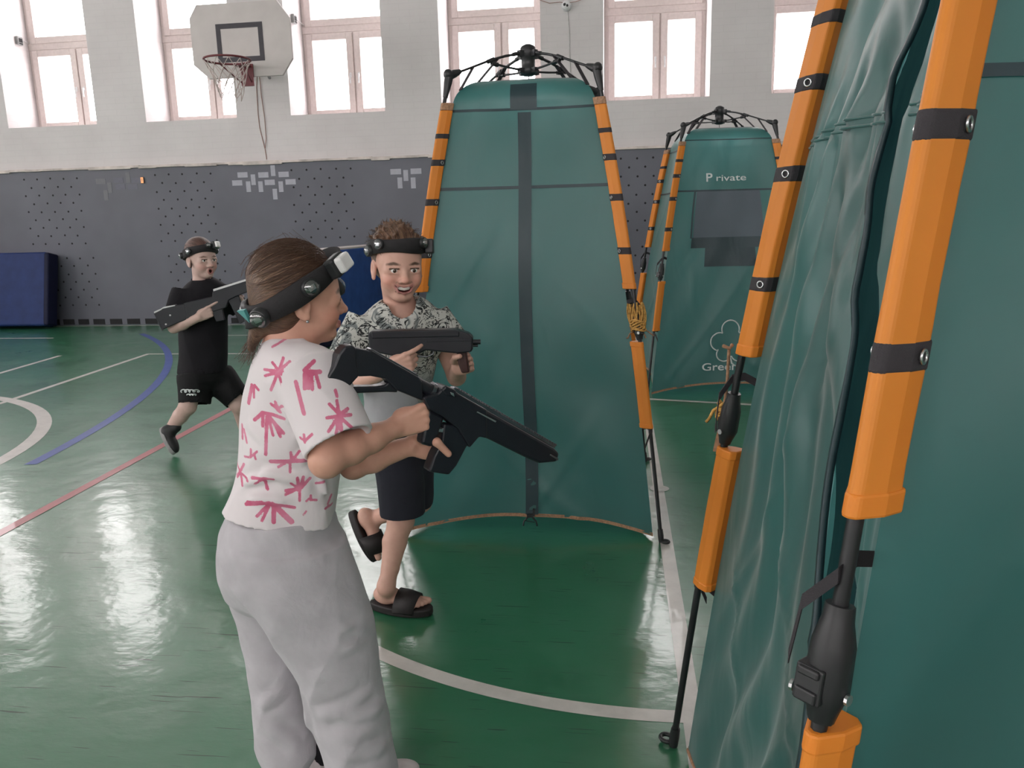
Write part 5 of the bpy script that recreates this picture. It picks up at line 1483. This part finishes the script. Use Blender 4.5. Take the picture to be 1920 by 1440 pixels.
# ================================================================== the smiling boy
def boy_mid():
    g = Fig(745, 505, 2.42); P = g.P; r, v, z = g.r, g.v, g.z
    fl_ = at(735, 1142, Z=0)
    root = empty('person', (fl_[0], fl_[1], 0), 'smiling boy in grey and black patterned tee, dark shorts and slides before the middle tent', 'person')
    th = math.radians(14); H = Head(P(745, 500), -v*math.cos(th)+r*math.sin(th)-z*.10, z+r*.03, .96, 1.03)
    S = Sdf(); H.build(S, 'smile')
    S.cap(H.p(-.02, 0, -.06), P(752, 590, .02), .047, .050, .02)
    S.cap(P(752, 590, .02), P(752, 640, .03), .05, .065, .03)
    sr, sl = P(682, 622, .01), P(818, 616, .02)
    S.cap(sr, sl, .032, .032, .03); S.cap(P(750, 640, .03), P(745, 790, .05), .075, .07, .05)
    er, wr_ = P(655, 725, -.05), P(733, 692, -.205)
    S.cap(sr, er, .033, .030, .02); S.cap(er, wr_, .029, .020, .015)
    el, wl = P(856, 706, .0), P(858, 690, -.125)
    S.cap(sl, el, .033, .029, .02); S.cap(el, wl, .028, .021, .015)
    hand(S, wr_, P(768, 677, -.226)-wr_, v-r*.15, z+r*.2, .88, [(.15, .5, .4), (1.1, 1.45, .9), (1.1, 1.45, .9), (1.15, 1.4, .9)], [P(758, 668, -.20), P(772, 664, -.17), P(782, 668, -.145)])
    hand(S, wl, P(885, 677, -.180)-wl, -r*.75-v*.65, z, .86, [(.75, 1.3, .8), (.75, 1.35, .8), (.8, 1.35, .8), (.85, 1.3, .8)], [P(850, 678, -.175), P(853, 670, -.215), P(862, 668, -.235)])
    S.cap(P(745, 790, .05), P(748, 840, .05), .07, .075, .05)
    # standing leg
    kn, an = P(752, 975, -.06), P(724, 1100, -.12)
    S.chain([P(735, 850, .0), kn], [.062, .042], .03); ca = kn+(an-kn)*.35-r*.004+v*.012
    S.chain([kn, ca, kn+(an-kn)*.72, an], [.038, .040, .029, .0255], .02)
    heel = at(704, 1126, Z=0.03); toe = at(792, 1136, Z=.03); ff = (toe-heel)*V(1, 1, 0); heel = heel*V(1, 1, 0)+V(0, 0, .028)
    FOOT_SIDE[0] = -1; foot(S, heel, ff, z); S.cap(an, heel+unit(ff)*.045+z*.03, .027, .027, .02)
    # trailing leg, foot lifted behind
    kb, ab = P(787, 938, .07), P(702, 972, .22)
    S.chain([P(765, 850, .06), kb], [.06, .042], .03); S.chain([kb, kb+(ab-kb)*.4, ab], [.038, .038, .026], .02)
    hb, tb = P(664, 962, .22), P(704, 1040, .19)
    upb = unit(np.cross(unit(tb-hb), v)); upb = upb if upb@r > 0 else -upb
    FOOT_SIDE[0] = 1; foot(S, hb+upb*.006, tb-hb, upb*.9-v*.25); S.cap(ab, hb+unit(tb-hb)*.04+upb*.035, .026, .028, .02)
    vs, q = S.mesh(.0028); vs = relax(vs, q, 1, .4)
    me = to_mesh('body', vs, q); add_color(me, 'skin', H.color(vs, (.66, .39, .31), 'smile')); link('body', me, MT['skin'], root)
    H.eyes(root, (.0, -.05))
    t = MB(); pr = [(.076, -.026, -.0505), (.085, -.014, -.0570), (.0872, 0, -.0590), (.085, .014, -.0570), (.076, .026, -.0505)]
    t.sweep(None, [[H.p(x, y, zz+.006), H.p(x+.004, y, zz+.005), H.p(x+.004, y, zz-.0045), H.p(x, y, zz-.005)] for x, y, zz in pr], 0, True, True); t.build('teeth', MT['tooth'], root)
    slide_sandal(root, heel+z*-.0-unit(ff)*.008, ff, z, .222); slide_sandal(root, hb+upb*.006, tb-hb, upb*.9-v*.25)
    fo = folds(.0028, [20, 29, 43], 15)
    T = Sdf(); hem = P(745, 798, .05)[2]
    T.loft(g.rows([(556, 722, 786, .01, .060), (567, 700, 806, .015, .082), (583, 680, 822, .02, .100), (610, 668, 830, .02, .108), (650, 668, 826, .03, .112), (700, 676, 816, .04, .112), (745, 683, 806, .05, .112), (800, 685, 800, .05, .115)]), r, v, z, .02, 'u', 2.2, fo, (.006, hem+.04, 1))
    sleeve_loft(T, g, P(686, 600, .0), P(646, 678, -.03), .066, .060, .9, .0075, .03, fo)
    sleeve_loft(T, g, P(810, 594, .01), P(846, 640, .0), .064, .056, .9, .0075, .03, fo)
    T.cap(H.p(-.01, 0, -.06), P(754, 586, -.02), .056, .060, .006, 's')
    cm = mat_camo(P(745, 712, -.05)[2]-0.0)
    solid('t_shirt', T, .004, cm, root, 2)
    fo2 = folds(.003, [18, 27], 31)
    T = Sdf()
    T.loft(g.rows([(785, 692, 800, .05, .105), (830, 692, 808, .05, .108), (865, 697, 806, .05, .09), (885, 715, 795, .05, .05)]), r, v, z, .02, 'u', 2.2, fo2)
    T.loft(g.rows([(820, 695, 785, .02, .085), (870, 698, 789, -.01, .083), (920, 706, 796, -.03, .08), (962, 713, 800, -.045, .078)]), r, v, z, .015, 'u', 2.1, fo2, (.006, P(755, 950, -.04)[2]+.02, 1))
    T.loft(g.rows([(820, 740, 811, .09, .08), (880, 752, 813, .08, .078), (945, 768, 812, .07, .075)]), r, v, z, .012, 'u', 2.1, fo2)
    solid('shorts', T, .004, MT['navy_shorts'], root, 2)
    S = Sdf()
    H.e(S, (-.016, 0, .052), (.101, .080, .090), .01); H.e(S, (-.05, 0, .0), (.055, .068, .06), .02)
    H.e(S, (.092, 0, -.020), (.080, .2, .105), .012, 's')
    for y in (-1, 1): H.e(S, (.0, y*.088, -.03), (.034, .03, .045), .01, 's')
    for i in range(46):
        rg_ = random.Random(i); a = rg_.uniform(-1.3, 1.3); l = rg_.uniform(-.9, .85)
        x, y, zz = math.sin(l), math.cos(l)*math.sin(a), math.cos(l)*math.cos(a)
        p = H.p(-.016+.097*x, .077*y, .052+.086*zz); d = (H.f*(x+.35)+H.l*(y+rg_.uniform(-.4, .4))+H.u*zz)
        S.cap(p, p+unit(d)*rg_.uniform(.008, .018), .010, .003, .006)
    vs, q = S.mesh(.003); me = to_mesh('hair', relax(vs, q, 1, .3), q); add_vec(me, 'strand', strand_vec(vs, H)); hair = link('hair', me, MT['hair_boy'], root)
    strands(hair, H, 420, 0, 'short')
    headband(H, root, .16, .064, .045, [('dome', -50, .006, .0155), ('dome', -78, -.012, .017), ('dome', 42, .010, .0155), ('block', 66, .0, .025), ('dome', 160, 0, .017), ('block', 180, 0, .02)], .106, .089, -.010)
    gp = GunPlane(P(690, 640, -.175), P(900, 640, -.215))
    gr = empty('laser_tag_gun', gp.w(790, 650), 'stubby black toy blaster with brown foregrip held by the smiling boy', 'toy gun')
    mk(lambda b: gp.plate(b, [(692, 623), (700, 619), (856, 616), (880, 624), (887, 631), (887, 652), (884, 658), (860, 661), (800, 655), (790, 660), (760, 665), (735, 665), (715, 661), (694, 655)], .048), 'receiver', 'gun', gr, .005)
    mk(lambda b: gp.plate(b, [(698, 620), (856, 616.5), (862, 619), (862, 629), (700, 633)], .053), 'top_cover', 'gun', gr, .003)
    mk(lambda b: gp.plate(b, [(800, 634), (885, 632), (885, 637), (800, 639)], .052), 'side_rib', 'gun', gr, .001)
    b = MB(); b.tube([gp.w(882, 641), gp.w(901, 641)], .0075, 12); b.tube([gp.w(882, 648), gp.w(896, 648)], .004, 8); b.build('barrel', MT['gun'], gr)
    mk(lambda b: gp.plate(b, [(856, 656), (874, 656), (878, 678), (881, 697), (866, 699), (859, 680)], .030), 'foregrip', 'grip_brown', gr, .005)
    mk(lambda b: gp.plate(b, [(752, 658), (776, 658), (774, 690), (770, 702), (752, 702)], .030), 'pistol_grip', 'gun', gr, .005)
    b = MB(); b.tube([gp.w(780, 660), gp.w(784, 668), gp.w(800, 669), (gp.w(812, 664)), gp.w(814, 656)], .0032, 6); b.build('trigger_guard', MT['gun_edge'], gr)

# ================================================================== the boy in black by the wall
def boy_far():
    g = Fig(378, 490, 4.15); P = g.P; r, v, z = g.r, g.v, g.z
    tz = at(322, 853, Z=0)
    root = empty('person', (tz[0], tz[1], 0), 'boy all in black with open mouth, striding with a rifle before the grey wall', 'person')
    th = math.radians(30); H = Head(P(377, 487), -v*math.cos(th)+r*math.sin(th)-z*.03, z, .94, 1.0)
    S = Sdf(); H.build(S, 'open')
    S.cap(H.p(-.02, 0, -.06), P(380, 535, .02), .044, .048, .02); S.cap(P(380, 535, .02), P(378, 570, .03), .046, .06, .03)
    sr, sl = P(344, 558, -.0), P(422, 554, .04)
    S.cap(sr, sl, .030, .030, .03); S.cap(P(378, 575, .03), P(380, 700, .03), .075, .07, .05)
    er, wr_ = P(326, 614, -.10), P(373, 595, -.185)
    S.cap(sr, er, .034, .031, .02); S.cap(er, er+(wr_-er)*.35, .031, .031, .01); S.cap(er+(wr_-er)*.35, wr_, .031, .022, .015)
    el, wl = P(462, 592, -.02), P(459, 577, -.12)
    S.cap(sl, el, .033, .029, .02); S.cap(el, wl, .028, .021, .015)
    hand(S, wr_, P(393, 584, -.19)-wr_, v-r*.1, z, .92, [(.0, .1, .1), (1.0, 1.4, .9), (1.1, 1.4, .9), (1.15, 1.4, .9)], [P(388, 578, -.165), P(395, 576, -.14), P(400, 578, -.125)])
    hand(S, wl, P(449, 566, -.16)-wl, -r*.3-v*.3+z*.8, -v*.8-r*.5, .9, [(.7, 1.1, .8), (.7, 1.1, .8), (.8, 1.1, .8), (.8, 1.1, .8)], [P(456, 566, -.165), P(450, 558, -.185), P(445, 556, -.19)])
    S.cap(P(380, 700, .03), P(382, 705, .03), .07, .075, .05)
    ka, aa = P(352, 762, -.05), P(318, 806, .04)
    S.chain([P(362, 705, .0), ka], [.07, .046], .03); S.chain([ka, ka+(aa-ka)*.4, aa], [.044, .043, .028], .02)
    kb, ab = P(447, 760, -.02), P(470, 842, .10)
    S.chain([P(405, 705, .04), kb], [.07, .046], .03); S.chain([kb, ab], [.042, .028], .02)
    vs, q = S.mesh(.0035); me = to_mesh('body', relax(vs, q, 1, .35), q); add_color(me, 'skin', H.color(vs, (.60, .42, .37), 'open', brow=(.22, .13, .10))); link('body', me, MT['skin'], root)
    H.eyes(root, (-.05, 0))
    fo = folds(.003, [18, 27, 40], 45)
    T = Sdf(); hem = P(380, 696, .03)[2]
    T.loft(g.rows([(521, 364, 402, .01, .060), (527, 352, 412, .015, .088), (537, 341, 424, .02, .108), (558, 330, 430, .02, .115), (600, 330, 427, .03, .118), (650, 334, 427, .03, .12), (697, 331, 426, .03, .125)]), r, v, z, .02, 'u', 2.2, fo, (.007, hem+.03, 1))
    sleeve_loft(T, g, P(345, 547, -.01), P(327, 598, -.07), .068, .062, .9, .0075, .03, fo)
    sleeve_loft(T, g, P(418, 544, .03), P(452, 580, -.0), .066, .058, .9, .0075, .03, fo)
    T.cap(H.p(-.01, 0, -.06), P(382, 534, -.0), .052, .058, .006, 's')
    solid('t_shirt', T, .005, MT['black_tee'], root, 2)
    T = Sdf()
    T.loft(g.rows([(690, 336, 424, .03, .12), (710, 335, 428, .03, .12), (725, 345, 420, .03, .09)]), r, v, z, .02, 'u', 2.2, fo)
    def leg(A, B, ra, rb): sleeve_loft(T, g, A, B, ra, rb, .95, .006, .03, fo, .02)
    leg(P(366, 705, .0), P(364, 757, -.045), .095, .088); leg(P(408, 705, .04), P(446, 748, -.015), .092, .080)
    so, _ = solid('shorts', T, .005, MT['black_shorts'], root, 2)
    # white script on the hem, unreadable squiggles as in the photograph
    b = MB()
    def scr(x0, y0, n, w, h, ph):
        pts = []
        for i in range(n*10+1):
            t = i/10; a = 2*PI*t
            pts.append((x0+w*t-.8*w*math.sin(a+ph)*.6, y0+h*math.cos(a+ph)))
        b.tube([P(x, y, -.142+.0018*(abs(x-362)-10)) for x, y in pts], .0035, 5)
    scr(341, 733, 2, 7, 2.6, 0); scr(357, 733, 2, 8, 2.2, 1.0); scr(352, 740, 3, 5, 1.0, .5)
    b.build('lettering', MT['white_print'], so)
    toe = at(327, 852, Z=.012)
    hl = P(309, 800, .03); up = unit(np.cross(r*.3+v*.9, unit(toe-hl))); up = up if up@r > 0 else -up
    shoe('shoe', root, hl-up*.03, toe-up*.01, up, .2, MT['shoe'], MT['sole_grey'], .055)
    t2 = P(470, 862, .10)*V(1, 1, 0)+V(0, 0, .002)
    shoe('shoe', root, t2-r*.05, t2+r*.12-v*.1, z, .2, MT['shoe'], MT['sole_grey'], .06)
    S = Sdf()
    H.e(S, (-.014, 0, .050), (.098, .078, .086), .01); H.e(S, (-.05, 0, .0), (.052, .066, .06), .02)
    H.e(S, (.092, 0, -.020), (.080, .2, .105), .012, 's')
    for y in (-1, 1): H.e(S, (.0, y*.088, -.03), (.034, .03, .045), .01, 's')
    vs, q = S.mesh(.004); me = to_mesh('hair', relax(vs, q, 1, .4), q); add_vec(me, 'strand', strand_vec(vs, H)); link('hair', me, MT['hair_far'], root)
    headband(H, root, .30, .045, .048, [('box', 22, .012, .024), ('dome', -4, .012, .014), ('dome', -70, 0, .016), ('dome', -120, 0, .017), ('dome', 80, 0, .016)], .104, .087, -.010)
    gp = GunPlane(P(300, 590, -.13), P(470, 530, -.20))
    gr = empty('laser_tag_gun', gp.w(395, 570), 'black toy rifle held low across his body by the boy in black', 'toy gun')
    mk(lambda b: gp.plate(b, [(290, 585), (303, 580), (306, 577), (330, 572), (348, 570), (356, 597), (336, 604), (305, 618)], .045), 'stock', 'gun', gr, .004)
    mk(lambda b: gp.plate(b, [(345, 568), (399, 556), (400, 546), (476, 522), (484, 522), (484, 540), (442, 556), (430, 562), (425, 576), (400, 584), (352, 598)], .05), 'receiver', 'gun', gr, .004)
    mk(lambda b: gp.plate(b, [(400, 542), (482, 517), (483, 521), (401, 546)], .03), 'top_rail', 'steel', gr, .001)  # bright steel strip stands in for white highlights on the rail
    mk(lambda b: gp.plate(b, [(290, 584), (303, 578.5), (306, 576), (330, 571), (330, 573), (306, 578.5), (303, 581), (291, 587)], .046), 'stock_ridge_glint', 'steel', gr, .001)  # highlight on the stock's upper edge, painted as a bright strip
    mk(lambda b: gp.plate(b, [(290, 587), (293, 586), (308, 617), (305, 619)], .047), 'butt_plate', 'gun', gr, .001)
    mk(lambda b: gp.plate(b, [(394, 576), (416, 570), (422, 600), (406, 603)], .035), 'pistol_grip', 'gun', gr, .004)
    mk(lambda b: gp.plate(b, [(428, 562), (448, 553), (464, 600), (450, 607)], .035), 'magazine', 'gun', gr, .004)
    for x, y in ((319, 591), (311, 608)):
        s = MB(); s.disc(gp.w(x, y, -.0225 if gp.n@v > 0 else .0225), .005, -v, 10, 0, .003); s.build('screw', MT['steel'], gr)
girl()
boy_mid()
boy_far()
